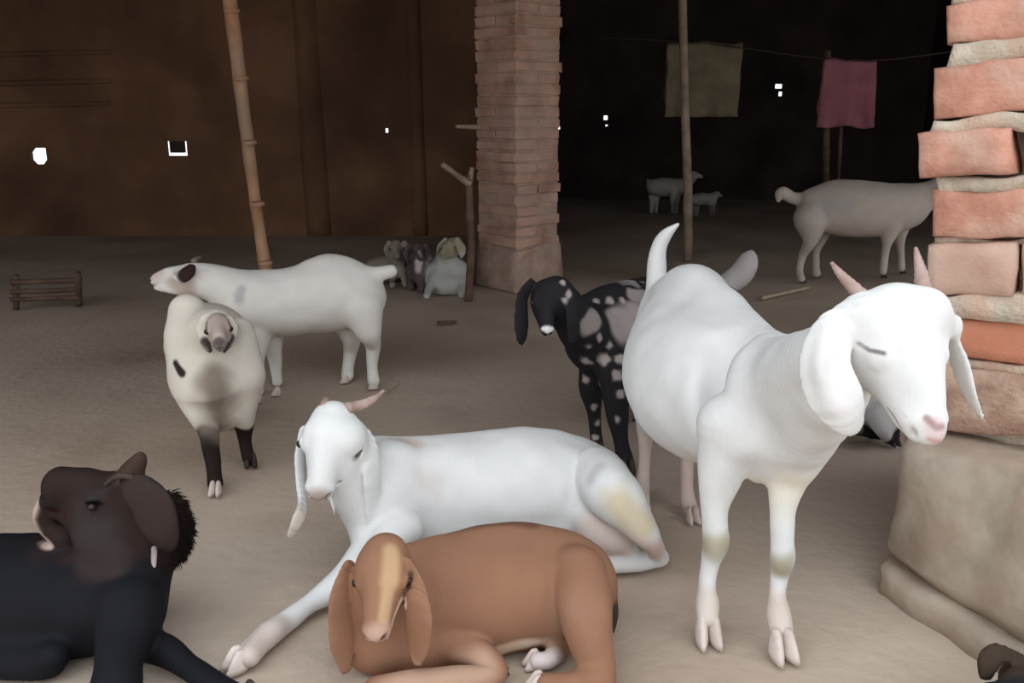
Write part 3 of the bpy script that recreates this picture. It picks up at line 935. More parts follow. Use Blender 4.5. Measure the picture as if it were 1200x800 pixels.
g.paint([(1088, 515, 1.43, 3), (1106, 520, 1.42, 3.5)], (0.58, 0.36, 0.35), 1.0, 0.15, snap=True)
g.paint([(1006, 403, 1.5, 2.6), (1018, 410, 1.5, 3.6), (1036, 414, 1.5, 2.0)], (0.20, 0.18, 0.18), 1.0, 0.2, 40, snap=True)
g.paint([(1050, 480, 1.45, 2), (1060, 488, 1.45, 3)], (0.40, 0.37, 0.36), 1.2, 0.2, snap=True)
g.paint([(977, 400, 1.55, 16), (985, 470, 1.54, 16)], (0.78, 0.74, 0.75), 0.9)
g.finish()

# ---------------------------------------------------------------- 2. white goat lying in the middle
g = Goat(atz(590, 655, 0), 'white goat lying with its forelegs stretched out behind the brown kid', 0.0038, W0)
f = g.f
f.chain([(455, 568, 2.38, 52), (505, 572, 2.40, 58), (560, 575, 2.42, 64), (620, 572, 2.44, 66), (670, 574, 2.46, 56), (705, 572, 2.48, 36)], k=0.05)
f.chain([(440, 535, 2.40, 20), (490, 534, 2.44, 18), (560, 527, 2.48, 18), (620, 524, 2.50, 20), (680, 535, 2.52, 20), (712, 556, 2.52, 20)], k=0.05)
f.chain([(480, 620, 2.33, 34), (600, 628, 2.36, 36), (680, 620, 2.40, 34)], k=0.05)
# shoulder, neck
f.chain([(458, 545, 2.33, 28), (450, 590, 2.27, 36), (440, 625, 2.22, 30)], k=0.04)
f.chain([(452, 572, 2.34, 46), (430, 562, 2.28, 38), (412, 540, 2.22, 32), (402, 512, 2.17, 28)], k=0.045)
f.chain([(440, 600, 2.28, 34), (412, 580, 2.2, 24), (392, 552, 2.15, 20)], k=0.04)
# stretched foreleg
f.chain([(440, 640, 2.18, 26), (412, 672, 2.10, 20), ('z', 385, 693, 0.045, 15), ('z', 362, 708, 0.035, 11.5), ('z', 338, 726, 0.03, 12), ('z', 318, 741, 0.032, 15.5), ('z', 304, 754, 0.03, 14), ('z', 292, 768, 0.028, 14)], k=0.02)
f.chain([('z', 310, 738, 0.04, 6), ('z', 290, 752, 0.035, 4), ('z', 276, 762, 0.03, 2)], k=0.012)
# second foreleg folded under
f.chain([(470, 620, 2.2, 26), (440, 655, 2.1, 18), ('z', 425, 680, 0.035, 13), ('z', 465, 690, 0.035, 12)], k=0.02)
# hind leg folded
f.chain([(700, 556, 2.38, 32), (718, 578, 2.26, 33), (740, 604, 2.20, 24), (760, 630, 2.18, 15), ('z', 773, 652, 0.035, 9)], k=0.012)
f.chain([('z', 772, 653, 0.032, 10), ('z', 750, 658, 0.026, 11), ('z', 722, 660, 0.026, 11.5), ('z', 690, 662, 0.026, 12)], k=0.015)
f.chain([(690, 590, 2.36, 34), (708, 622, 2.28, 26), (728, 636, 2.25, 13), ('z', 740, 648, 0.04, 9)], k=0.02)
H = g.head(at(388, 482, 2.17), at(371, 578, 2.04), (0.97, 0.06, 0.0), w=1.62, deep=0.75)
g.ear([(420, 502, 2.20, 9), (432, 520, 2.20, 13), (436, 552, 2.17, 15), (436, 588, 2.17, 12), (434, 608, 2.17, 5)], (0.80, -0.6, 0), s=0.26)
g.ear([(356, 505, 2.22, 7), (352, 532, 2.20, 8), (352, 562, 2.17, 7), (354, 586, 2.13, 7), (350, 606, 2.07, 10), (341, 625, 2.06, 6)], (0.80, -0.6, 0), s=0.38)
g.horn([(407, 478, 2.19, 7), (424, 474, 2.23, 6), (440, 466, 2.27, 4), (450, 457, 2.30, 1.5)])
g.horn([(380, 478, 2.19, 6), (381, 472, 2.21, 5), (382, 467, 2.23, 3)])
g.ear([(388, 586, 2.08, 4), (391, 596, 2.08, 3.5), (392, 604, 2.08, 1.5)], (1, 0, 0), s=0.5)
g.hoof(atz(279, 783, 0), (-0.75, -0.65), .045)
g.hoof(atz(684, 664, 0), (-1, 0.0), .035, mat='hoof_dark')
g.paint([(724, 592, 2.16, 20), (748, 614, 2.12, 24)], (0.55, 0.47, 0.34), 1.5, 0.5, snap=True)
g.paint([(772, 652, 2.17, 28), (690, 660, 2.1, 22)], PINKW, 0.8, 0.2)
g.paint([('z', 316, 741, 0.03, 18), ('z', 280, 776, 0.03, 30)], (0.56, 0.47, 0.42), 0.9, 0.3)
g.paint([(700, 625, 2.25, 36), (730, 636, 2.2, 20)], (0.62, 0.52, 0.47), 0.8, 0.2)
g.paint([(438, 532, 2.34, 14), (480, 522, 2.38, 16)], (0.60, 0.50, 0.45), 1.0, 0.5)
g.paint([(498, 566, 2.22, 18)], (0.60, 0.55, 0.53), 1.6, 0.5, snap=True)
g.paint([(700, 545, 2.3, 10), (690, 560, 2.3, 8)], (0.52, 0.50, 0.50), 1.6, 0.5, snap=True)
g.paint([(H(.99, 0, -.10), .03), (H(.97, 0, -.2), .024)], (0.42, 0.34, 0.31), 0.9, 0.2)
g.paint([(H(.34, .2, -.14), .016), (H(.46, .2, -.15), .012)], (0.25, 0.21, 0.2), 0.8)
g.paint([(H(.34, -.2, -.14), .016), (H(.46, -.2, -.15), .012)], (0.25, 0.21, 0.2), 0.8)
g.paint([(352, 590, 2.07, 12), (342, 625, 2.06, 16)], (0.55, 0.48, 0.42), 0.8)
g.finish()

# ---------------------------------------------------------------- 3. brown kid lying in front
BRN = (0.265, 0.135, 0.082)
g = Goat(atz(560, 780, 0), 'brown kid with hanging ears lying in the foreground', 0.0038, BRN)
f = g.f
f.chain([(462, 712, 1.92, 58), (505, 700, 1.93, 62), (560, 694, 1.94, 68), (610, 690, 1.95, 68), (655, 690, 1.96, 60), (685, 688, 1.96, 38)], k=0.045)
f.chain([(470, 668, 1.95, 26), (520, 655, 1.97, 22), (570, 638, 1.98, 20), (615, 634, 1.99, 20), (655, 646, 1.99, 24), (688, 664, 1.98, 24)], k=0.045)
f.chain([(450, 745, 1.84, 38), (500, 752, 1.86, 36), (560, 750, 1.88, 30)], k=0.045)
f.chain([(452, 722, 1.85, 46), (448, 695, 1.80, 38), (446, 668, 1.76, 32)], k=0.04)
f.chain([(420, 740, 1.84, 34), (438, 755, 1.82, 30)], k=0.04)
# folded foreleg
f.chain([(525, 748, 1.84, 26), (562, 768, 1.78, 18), ('z', 580, 790, 0.03, 14), ('z', 530, 797, 0.035, 16), ('z', 480, 803, 0.035, 18), ('z', 440, 806, 0.03, 14)], k=0.014)
# hind leg
f.chain([(676, 672, 1.90, 34), (684, 705, 1.83, 34), (690, 740, 1.78, 28), ('z', 698, 776, 0.055, 23), ('z', 700, 797, 0.035, 19)], k=0.012)
f.chain([('z', 700, 797, 0.03, 17), ('z', 668, 802, 0.025, 15), ('z', 640, 800, 0.022, 12)], k=0.018)
f.chain([(655, 722, 1.92, 22), (658, 750, 1.89, 15), ('z', 645, 772, 0.022, 11), ('z', 630, 774, 0.022, 10)], k=0.015)
# tail
f.chain([(700, 672, 1.96, 14), (712, 692, 1.97, 10), (716, 716, 1.96, 9), (717, 738, 1.95, 4)], k=0.02)
H = g.head(at(446, 636, 1.76), at(436, 744, 1.62), (0.97, -0.22, 0.03), w=1.5, deep=0.8)
g.ear([(408, 664, 1.79, 10), (400, 690, 1.755, 14), (400, 725, 1.75, 17), (402, 755, 1.745, 16), (405, 782, 1.74, 8)], (0.62, -0.78, 0), s=0.28)
g.ear([(478, 662, 1.74, 11), (488, 688, 1.72, 16), (490, 718, 1.685, 21), (490, 748, 1.68, 19), (488, 772, 1.68, 9)], (-0.55, -0.83, 0), s=0.24)
g.hoof(atz(584, 788, 0), (1, 0.1), .030, mat='hoof_dark')
g.hoof(atz(626, 780, 0), (-1, -0.3), .034)
g.hoof(atz(630, 806, 0), (-1, -0.1), .034)
g.paint([(H(.12, .08, 0), .018), (H(.45, .09, 0), .017), (H(.8, .07, -.03), .009)], (0.46, 0.30, 0.17), 1.3, 0.4)
g.paint([(H(.98, 0, -.10), .03), (H(.95, 0, -.2), .03)], (0.50, 0.33, 0.26), 0.9, 0.2)
g.paint([(H(.6, .16, -.2), .010), (H(.9, .1, -.2), .010)], (0.72, 0.55, 0.46), 0.8, 0.2)
g.paint([(455, 634, 1.80, 18), (480, 645, 1.88, 14)], (0.20, 0.11, 0.06), 1.0, 0.4)
g.paint([(530, 635, 1.99, 12), (570, 615, 2.0, 14), (620, 612, 2.0, 12)], (0.16, 0.08, 0.05), 1.0, 0.4)
g.paint([(560, 782, 1.72, 24), (470, 800, 1.68, 26)], (0.42, 0.27, 0.19), 1.3, 0.3)
g.paint([(580, 764, 1.82, 12), (648, 738, 1.86, 10)], (0.62, 0.47, 0.33), 0.9, 0.3)
g.paint([(685, 720, 1.82, 26), (695, 790, 1.78, 30)], (0.37, 0.22, 0.15), 1.6, 0.3)
g.paint([(716, 712, 1.96, 14), (717, 745, 1.95, 16)], (0.05, 0.035, 0.03), 0.8, 0.3)
g.paint([(628, 776, 1.8, 22), (640, 776, 1.8, 20)], (0.60, 0.52, 0.50), 0.8, 0.3)
g.finish()

# ---------------------------------------------------------------- 4. speckled black goat
g = Goat(atz(745, 548, 0), 'black goat with white speckles standing behind the large white goat', 0.0065, BLK)
f = g.f
f.chain([(702, 398, 3.18, 40), (735, 388, 3.30, 46), (770, 380, 3.45, 50), (810, 374, 3.62, 50), (835, 372, 3.74, 42)], k=0.05)
f.chain([(690, 362, 3.22, 18), (730, 348, 3.34, 20), (800, 340, 3.65, 18)], k=0.04)
f.chain([(700, 400, 3.16, 34), (682, 385, 3.08, 28), (664, 362, 3.02, 24), (650, 345, 2.98, 22)], k=0.035)
FA, FB = atz(701, 530, 0), atz(736, 553, 0)
f.chain([(700, 425, 3.20, 22), (694, 455, 3.22, 15), (696, 478, 3.23, 9), (698, 505, 3.22, 7), (700, 522, 3.20, 8)], k=0.02)
f.chain([(722, 425, 3.10, 26), (722, 465, 3.08, 16), (724, 492, 3.07, 12), (728, 520, 3.05, 9), (733, 543, 3.02, 11)], k=0.02)
HA, HB = atz(748, 491, 0), atz(838, 487, 0)
f.chain([(780, 410, 3.66, 22), (752, 450, 3.62, 13), (745, 466, 3.64, 9), (748, 480, 3.60, 8)], k=0.02)
f.chain([(838, 400, 3.74, 28), (842, 450, 3.70, 13), (838, 466, 3.72, 8), (838, 477, 3.66, 7)], k=0.02)
f.chain([(838, 352, 3.84, 12), (852, 334, 3.90, 13), (868, 322, 3.92, 14), (877, 306, 3.92, 11), (880, 297, 3.92, 5)], k=0.02)
H = g.head(at(642, 328, 2.98), at(643, 386, 2.86), (0.95, 0.25, 0.05), w=1.25, deep=1.1)
g.ear([(622, 334, 2.99, 8), (613, 346, 2.98, 9), (611, 370, 2.97, 10), (611, 392, 2.96, 9), (611, 402, 2.96, 4)], (0.6, -0.8, 0), s=0.3)
g.ear([(660, 335, 2.95, 8), (668, 352, 2.94, 10), (672, 376, 2.93, 11), (671, 396, 2.93, 8)], (0.6, -0.8, 0), s=0.3)
g.hoof(FA, (-0.3, -1), .040, 'hoof_dark'); g.hoof(FB, (0, -1), .046, 'hoof_dark')
g.hoof(HA, (-0.3, -1), .040, 'hoof_dark'); g.hoof(HB, (-0.3, -1), .040, 'hoof_dark')
GRY = (0.30, 0.26, 0.25)
def speck(V, C):
    rr = random.Random(5)
    n1 = vnoise(V, 9.0, 3); n2 = vnoise(V, 24.0, 8)
    m = np.clip((n1 + 0.5 * n2 - 0.22) / 0.08, 0, 1)[:, None] * np.clip((V[:, 1:2] - 3.25) / 0.1, 0, 1)
    return C * (1 - m) + np.array(GRY) * m
g.paint([(735, 380, 3.14, 24), (752, 372, 3.2, 26), (780, 380, 3.3, 30)], (0.34, 0.29, 0.275), 0.5, 0.5, 14, snap=True)
g.paint([(690, 385, 3.06, 12), (700, 372, 3.1, 12)], GRY, 0.6, 0.5, 20, snap=True)
g.paint([(745, 345, 3.24, 12), (760, 345, 3.28, 12)], GRY, 0.5, 0.6, 20, snap=True)
for (px, py, Y, r) in ((686, 426, 3.09, 8), (708, 421, 3.0, 7), (723, 440, 2.98, 7), (727, 420, 3.02, 6), (684, 445, 3.14, 6), (698, 452, 3.14, 6), (704, 396, 3.03, 6), (668, 345, 2.9, 5),
                       (660, 330, 2.92, 4), (697, 478, 3.17, 5), (728, 462, 2.98, 5), (724, 492, 2.99, 4), (690, 408, 3.02, 5), (730, 350, 3.22, 5), (722, 362, 3.18, 6), (740, 400, 3.1, 6), (748, 425, 3.2, 6), (742, 446, 3.2, 5), (702, 495, 3.17, 4), (697, 512, 3.15, 4), (662, 352, 2.88, 4), (716, 405, 3.04, 5), (715, 350, 3.2, 6), (700, 350, 3.14, 5), (676, 330, 3.0, 4)):
    g.paint([(px, py, Y, r)], (0.38, 0.33, 0.31), 0.7, 0.5, 60, snap=True)
g.paint([(852, 334, 3.90, 20), (882, 300, 3.92, 20)], (0.42, 0.38, 0.37), 0.6, 0.3)
g.paint([(H(.99, .10, -.06), .016), (H(.99, -.10, -.06), .016)], (0.80, 0.79, 0.80), 0.5, 0.1)
g.finish(speck)

# ---------------------------------------------------------------- 5. white goat side-on at the left
CW = (0.74, 0.70, 0.65)
g = Goat(atz(370, 460, 0), 'white goat standing side-on at the back left, tail out to the right', 0.0068, CW)
f = g.f
f.chain([(418, 348, 4.02, 34), (390, 345, 4.02, 43), (355, 352, 4.0, 40), (320, 356, 3.98, 38), (290, 354, 3.95, 34)], k=0.05)
f.chain([(425, 328, 4.02, 14), (388, 314, 4.02, 15), (345, 330, 4.0, 12), (315, 334, 3.98, 14)], k=0.05)
f.chain([(298, 352, 3.95, 33), (270, 340, 3.92, 26), (248, 331, 3.90, 22), (228, 327, 3.88, 19)], k=0.04)
f.chain([(432, 325, 4.02, 12), (445, 321, 4.03, 9), (458, 318, 4.05, 8)], k=0.02)
f.chain([(303, 380, 3.93, 20), (300, 410, 3.90, 12), (301, 432, 3.90, 8), (302, 456, 3.90, 6.5), (302, 466, 3.86, 7)], k=0.02)
f.chain([(316, 382, 4.02, 18), (320, 405, 4.02, 11), (323, 425, 4.04, 7.5), (325, 448, 4.03, 6), (326, 457, 4.0, 7)], k=0.02)
f.chain([(424, 362, 3.95, 25), (432, 388, 3.93, 15), (437, 405, 3.98, 9), (436, 428, 3.98, 6.5), (438, 446, 3.96, 7)], k=0.02)
f.chain([(408, 370, 4.1, 22), (412, 395, 4.1, 12), (411, 410, 4.13, 8), (408, 430, 4.12, 6.5), (407, 440, 4.08, 7)], k=0.02)
H = g.head(at(228, 308, 3.90), at(175, 318, 3.86), (-0.1, -0.98, 0.12), w=1.5, deep=1.15)
g.ear([(224, 315, 3.80, 6), (220, 320, 3.78, 8), (212, 324, 3.76, 8), (203, 322, 3.75, 3)], (0.15, -0.95, 0.3), s=0.35)
g.horn([(226, 307, 3.90, 3.5), (231, 303, 3.92, 3), (236, 300, 3.94, 1)], 'horn_dark')
for (x, y, sz) in ((302, 471, .038), (325, 463, .034), (439, 455, .038), (405, 448, .034)): g.hoof(atz(x, y, 0), (-1, -0.15), sz)
g.paint([(224, 316, 3.78, 10), (218, 324, 3.76, 10)], (0.035, 0.02, 0.018), 0.6, 0.3)
g.paint([(205, 322, 3.76, 3.5), (196, 316, 3.8, 2.6), (190, 304, 3.82, 2.4)], (0.05, 0.03, 0.025), 0.5, 0.2)
g.paint([(205, 333, 3.8, 12), (215, 340, 3.8, 14)], (0.52, 0.42, 0.36), 1.0)
g.paint([(283, 340, 3.8, 6), (281, 350, 3.8, 5)], (0.50, 0.46, 0.46), 1.6, 0.5, snap=True)
g.paint([(180, 318, 3.85, 12)], (0.62, 0.52, 0.46), 0.8)
g.finish()

# ---------------------------------------------------------------- 6. goat with black stockings facing the camera
CR = (0.64, 0.58, 0.50)
g = Goat(atz(262, 560, 0), 'cream white goat with black lower legs walking toward the camera', 0.0055, CR)
f = g.f
f.chain([(250, 434, 3.02, 40), (248, 416, 3.15, 47), (246, 406, 3.30, 50), (246, 402, 3.48, 46), (250, 400, 3.56, 38)], k=0.05)
f.chain([(220, 366, 3.08, 22), (218, 400, 3.02, 24), (224, 440, 2.98, 25)], k=0.025)
f.cap(at(252, 430, 2.80), at(252, 480, 2.84), 0.045, 0.04, 0.04, op='-')
f.chain([(280, 390, 3.14, 18), (284, 415, 3.06, 21), (286, 440, 3.02, 24)], k=0.05)
f.chain([(246, 450, 2.98, 42), (252, 478, 3.0, 30)], k=0.04)
f.chain([(230, 440, 2.96, 27), (232, 470, 2.93, 20), (243, 500, 2.90, 13), (247, 522, 2.88, 10), (250, 548, 2.86, 8.5), (252, 566, 2.83, 9.5)], k=0.02)
f.chain([(283, 440, 3.02, 25), (284, 475, 3.03, 18), (286, 496, 3.05, 12), (287, 510, 3.06, 8.5), (289, 525, 3.05, 7.5), (292, 536, 3.03, 8)], k=0.02)
f.chain([(232, 420, 3.44, 30), (232, 470, 3.50, 14), (234, 478, 3.56, 9), ('z', 236, 494, 0.03, 8)], k=0.02)
f.chain([(272, 420, 3.44, 30), (272, 470, 3.50, 14), (272, 478, 3.56, 9), ('z', 270, 494, 0.03, 8)], k=0.02)
f.chain([(245, 395, 3.02, 34), (252, 385, 2.94, 24), (254, 380, 2.88, 18)], k=0.04)
H = g.head(at(254, 366, 2.84), at(256, 398, 2.66), (0.99, 0.05, 0.0), w=1.0, deep=0.95)
g.ear([(240, 374, 2.86, 6), (236, 384, 2.86, 7), (240, 400, 2.84, 6), (246, 411, 2.82, 3)], (0.5, -0.85, 0), s=0.35)
g.ear([(268, 374, 2.86, 6), (272, 384, 2.86, 7), (269, 398, 2.84, 6), (263, 412, 2.82, 3)], (0.5, -0.85, 0), s=0.35)
g.hoof(atz(253, 578, 0), (0.0, -1), .038); g.hoof(atz(294, 545, 0), (0.3, -1), .042, 'hoof_dark')
g.hoof(atz(236, 494, 0), (0, -1), .04, 'hoof_dark'); g.hoof(atz(270, 494, 0), (0, -1), .04, 'hoof_dark')
g.paint([(245, 515, 2.88, 17), (250, 580, 2.84, 20)], (0.022, 0.014, 0.012), 0.4, 0.3)
g.paint([(286, 500, 3.06, 15), (293, 540, 3.03, 18)], (0.022, 0.014, 0.012), 0.4, 0.3)
g.paint([(203, 424, 2.98, 6), (212, 436, 2.96, 6)], (0.03, 0.02, 0.016), 0.5, 0.4, snap=True)
g.paint([(252, 445, 2.88, 12), (252, 500, 2.92, 24)], (0.24, 0.19, 0.15), 1.4, 0.4)  # dark fur and the shadow between the legs, both painted in
g.paint([(H(.98, 0, -.08), .022), (H(.9, 0, -.15), .03)], (0.10, 0.075, 0.07), 0.8, 0.2)
g.paint([(H(.2, 0, -.1), .07), (H(.6, 0, -.15), .05)], (0.42, 0.34, 0.29), 0.8, 0.3)
g.paint([(240, 400, 2.84, 6), (250, 414, 2.82, 5)], (0.06, 0.045, 0.04), 0.8, 0.2)
g.paint([(269, 396, 2.84, 6), (260, 414, 2.82, 5)], (0.06, 0.045, 0.04), 0.8, 0.2)
g.paint([(H(.15, -.25, -.05), .02), (H(.4, -.24, -.12), .014)], (0.14, 0.1, 0.09), 0.8, 0.3)
g.paint([(H(.15, .25, -.05), .02), (H(.4, .24, -.12), .014)], (0.14, 0.1, 0.09), 0.8, 0.3)
g.finish()

# ---------------------------------------------------------------- 7. black goat lying at the lower left, head turned back
g = Goat(atz(90, 790, 0), 'black goat lying at the lower left, dark brown head turned back', 0.0042, (0.011, 0.011, 0.014), 'coat_black')
f = g.f
f.chain([(-70, 715, 2.02, 84), (0, 710, 2.0, 78), (55, 706, 1.97, 74), (105, 706, 1.93, 62), (150, 712, 1.88, 44)], k=0.05)
f.chain([(-60, 655, 2.05, 26), (20, 655, 2.03, 24), (70, 658, 2.02, 24)], k=0.05)
f.chain([(-30, 780, 1.84, 34), (40, 776, 1.80, 26), ('z', 62, 770, 0.05, 18)], k=0.03)
# neck up to the turned head
f.chain([(135, 700, 1.92, 46), (158, 672, 1.93, 40), (172, 640, 1.95, 36), (168, 605, 1.96, 34)], k=0.04)
f.chain([(196, 600, 1.97, 22), (204, 622, 1.96, 20), (202, 645, 1.95, 14)], k=0.03)
# forelegs
f.chain([(152, 712, 1.84, 40), (146, 745, 1.78, 32), (140, 775, 1.72, 27), ('z', 138, 800, 0.05, 26)], k=0.025)
f.chain([('z', 138, 800, 0.05, 24), ('z', 100, 830, 0.03, 16), ('z', 60, 836, 0.03, 14)], k=0.02)
f.chain([(155, 745, 1.86, 26), (172, 756, 1.84, 20), (198, 764, 1.80, 17), ('z', 222, 782, 0.035, 14), ('z', 252, 800, 0.03, 13), ('z', 282, 816, 0.03, 13)], k=0.022)
H = g.head(at(163, 553, 1.98), at(56, 558, 1.98), (0.05, -0.98, 0.15), w=1.6, deep=1.15, eye_r=0.044)
f.chain([(72, 566, 1.97, 20), (98, 566, 1.97, 18)], k=0.03)
f.chain([(105, 612, 1.95, 22), (122, 634, 1.94, 30), (150, 640, 1.94, 34)], k=0.04)
f.chain([(155, 552, 1.97, 14), (163, 540, 1.97, 9), (165, 532, 1.97, 3)], k=0.03)
g.ear([(150, 565, 1.86, 12), (168, 580, 1.83, 24), (180, 600, 1.82, 28), (192, 622, 1.83, 20), (200, 638, 1.84, 8)], (-0.15, -0.97, 0.2), s=0.2)
f.chain([(56, 588, 1.98, 11), (52, 602, 1.98, 12), (60, 618, 1.98, 13), (76, 630, 1.97, 14)], k=0.02)
f.chain([(181, 642, 1.84, 2.6), (180, 654, 1.835, 2.6), (181, 664, 1.83, 1.6)], k=0.005)
g.horn([(124, 568, 1.865, 3), (138, 558, 1.85, 4), (155, 560, 1.845, 4), (168, 572, 1.86, 2)], 'hoof_dark')  # horn added for the thin highlight arc along the head
g.hoof(atz(292, 822, 0), (1, -0.6), .04, 'hoof_dark'); g.hoof(atz(50, 838, 0), (-1, 0), .04, 'hoof_dark')
HB_ = (0.026, 0.016, 0.014)
g.paint([(60, 580, 1.98, 60), (120, 600, 1.96, 70), (175, 585, 1.95, 62)], HB_, 0.5, 0.3)
g.paint([(110, 640, 1.9, 30), (140, 655, 1.9, 28)], (0.034, 0.024, 0.023), 0.6, 0.3)
g.paint([(90, 590, 1.86, 34), (105, 625, 1.87, 30)], (0.034, 0.026, 0.025), 0.9, 0.3)
g.paint([(160, 548, 1.95, 24), (175, 575, 1.86, 26)], (0.055, 0.034, 0.025), 0.9, 0.5)
g.paint([(44, 588, 1.98, 12), (40, 604, 1.98, 14), (50, 624, 1.98, 13), (66, 638, 1.97, 11)], (0.42, 0.32, 0.27), 0.5, 0.15)
g.paint([(155, 568, 1.83, 20), (176, 595, 1.81, 30), (195, 630, 1.82, 22)], (0.036, 0.024, 0.021), 0.6, 0.5)
g.paint([(181, 642, 1.84, 4), (181, 664, 1.83, 4)], (0.4, 0.34, 0.34), 0.5, 0.1)
g.paint([(200, 610, 1.93, 24), (204, 645, 1.93, 24)], (0.014, 0.009, 0.008), 0.7, 0.4)
g.finish()
# shaggy neck tufts (countless hairs, one object under the goat)
def tuft(root, centre_specs, n, length, down, mat, seed):
    rr = random.Random(seed)
    js = [J(q) for q in centre_specs]
    verts, faces = [], []
    for i in range(n):
        t = rr.random() * (len(js) - 1); a = int(t); u = t - a
        c = js[a][0].lerp(js[a + 1][0], u); r = js[a][1] * (1 - u) + js[a + 1][1] * u
        d = Vector((rr.gauss(0, 1), rr.gauss(0, 1), rr.gauss(0, 1))).normalized()
        p = c + d * r * 0.92
        g_ = (d * 0.8 + Vector(down) * 0.9 + Vector((rr.gauss(0, .2), rr.gauss(0, .2), rr.gauss(0, .2)))).normalized()
        L = length * rr.uniform(.5, 1.1)
        s = g_.cross(Vector((rr.random(), rr.random(), rr.random()))).normalized() * 0.0022
        s2 = g_.cross(s).normalized() * 0.0018
        b = len(verts)
        m = p + g_ * L * .55 + Vector((0, 0, -L * .08)); e = p + g_ * L + Vector((0, 0, -L * .25))
        verts += [p + s, p - s * .5 + s2, p - s * .5 - s2, m + s * .7, m - s * .35 + s2 * .7, m - s * .35 - s2 * .7, e]
        faces += [(b, b + 1, b + 4, b + 3), (b + 1, b + 2, b + 5, b + 4), (b + 2, b, b + 3, b + 5), (b + 3, b + 4, b + 6), (b + 4, b + 5, b + 6), (b + 5, b + 3, b + 6)]
    o = link('shaggy_hair', mesh_from('shaggy_hair', verts, faces), mat, root)
    o['kind'] = 'stuff'
tuft(g.root, [(192, 596, 1.97, 24), (204, 622, 1.96, 20), (200, 646, 1.95, 14)], 3800, 0.024, (0.3, 0, -0.7), M['hair_dark'], 4)

# ---------------------------------------------------------------- 8. black goat cut off at the lower right
g = Goat(atz(1260, 860, 0), 'black kid lying at the lower right corner, cut off by the frame', 0.006, (0.022, 0.022, 0.028), 'coat_black')
f = g.f
f.chain([(1140, 872, 1.44, 60), (1200, 866, 1.44, 66), (1250, 872, 1.43, 70), (1290, 874, 1.42, 54)], k=0.05)
f.chain([(1225, 835, 1.56, 34), (1215, 812, 1.60, 30), (1200, 800, 1.61, 28)], k=0.04)
H = g.head(at(1212, 772, 1.64), at(1160, 800, 1.52), (0.2, -0.5, 0.85), w=1.0, deep=1.0)
g.ear([(1195, 772, 1.60, 10), (1170, 764, 1.60, 12), (1158, 775, 1.59, 13), (1154, 790, 1.58, 8)], (0.2, -0.6, 0.75), s=0.35)
f.chain([(1290, 900, 1.44, 40), (1280, 930, 1.40, 20), ('z', 1250, 940, 0.03, 14)], k=0.02)
f.chain([(1150, 900, 1.42, 30), ('z', 1120, 930, 0.04, 18), ('z', 1180, 950, 0.03, 14)], k=0.02)
g.hoof(atz(1240, 944, 0), (-1, 0), .032, 'hoof_dark'); g.hoof(atz(1190, 955, 0), (1, 0), .032, 'hoof_dark')
g.paint([(1155, 770, 1.6, 34), (1200, 768, 1.62, 34)], (0.055, 0.038, 0.026), 0.8, 0.4)
g.finish()

# ---------------------------------------------------------------- 9. kid resting behind the front goat's head
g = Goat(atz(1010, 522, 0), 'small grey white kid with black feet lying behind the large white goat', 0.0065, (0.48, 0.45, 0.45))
f = g.f
f.chain([(965, 458, 3.35, 24), (990, 466, 3.32, 30), (1015, 474, 3.28, 30), (1034, 480, 3.25, 25)], k=0.04)
f.chain([(975, 450, 3.35, 18), (968, 425, 3.36, 14)], k=0.03)
f.chain([(1028, 488, 3.18, 14), (1036, 505, 3.15, 9), ('z', 1040, 512, 0.02, 7)], k=0.02)
f.chain([(990, 490, 3.2, 14), (1000, 500, 3.17, 9), ('z', 1022, 508, 0.022, 6)], k=0.02)
f.chain([(1036, 480, 3.2, 14), (1046, 498, 3.16, 9), ('z', 1046, 514, 0.022, 7)], k=0.02)
H = g.head(at(966, 402, 3.4), at(990, 432, 3.2), (0.7, 0.6, 0), w=1.0)
g.ear([(955, 414, 3.36, 6), (952, 430, 3.35, 8), (953, 446, 3.34, 4)], (0.4, -0.9, 0), s=0.35)
g.ear([(980, 410, 3.36, 6), (984, 424, 3.38, 8), (984, 440, 3.38, 4)], (0.4, -0.9, 0), s=0.35)
g.hoof(atz(1048, 521, 0), (0.2, -1), .034, 'hoof_dark'); g.hoof(atz(1027, 513, 0), (1, -.3), .034, 'hoof_dark')
g.paint([(1000, 501, 3.16, 9), ('z', 1026, 510, 0.02, 10)], BLK, 0.4, 0.3)
g.paint([(1047, 502, 3.16, 9), ('z', 1047, 518, 0.02, 10)], BLK, 0.4, 0.3)
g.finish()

# ---------------------------------------------------------------- 10-12. three kids resting by the forked prop
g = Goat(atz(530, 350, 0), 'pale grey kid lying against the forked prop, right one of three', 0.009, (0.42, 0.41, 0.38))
f = g.f
f.chain([(512, 322, 6.3, 16), (525, 320, 6.33, 22), (536, 324, 6.33, 18)], k=0.05)
f.chain([(512, 332, 6.22, 12), (524, 335, 6.2, 14), (538, 336, 6.22, 12)], k=0.05)
f.chain([(522, 305, 6.28, 12), (526, 292, 6.26, 11)], k=0.03)
f.chain([(512, 325, 6.22, 9), (503, 338, 6.1, 5), ('z', 500, 347, 0.02, 4)], k=0.02)
f.chain([(536, 335, 6.2, 9), (540, 340, 6.1, 5), ('z', 541, 346, 0.02, 4)], k=0.02)
H = g.head(at(532, 276, 6.3), at(514, 292, 6.12), (0.6, -0.75, 0), w=1.2, deep=1.2)
g.ear([(536, 282, 6.22, 5), (541, 292, 6.2, 6), (541, 300, 6.2, 3)], (0.6, -0.75, 0), s=0.4)
g.ear([(522, 282, 6.34, 4), (516, 290, 6.36, 5), (514, 300, 6.36, 3)], (0.6, -0.75, 0), s=0.4)
g.paint([(536, 276, 6.22, 18), (522, 290, 6.17, 16)], (0.34, 0.29, 0.20), 0.7)
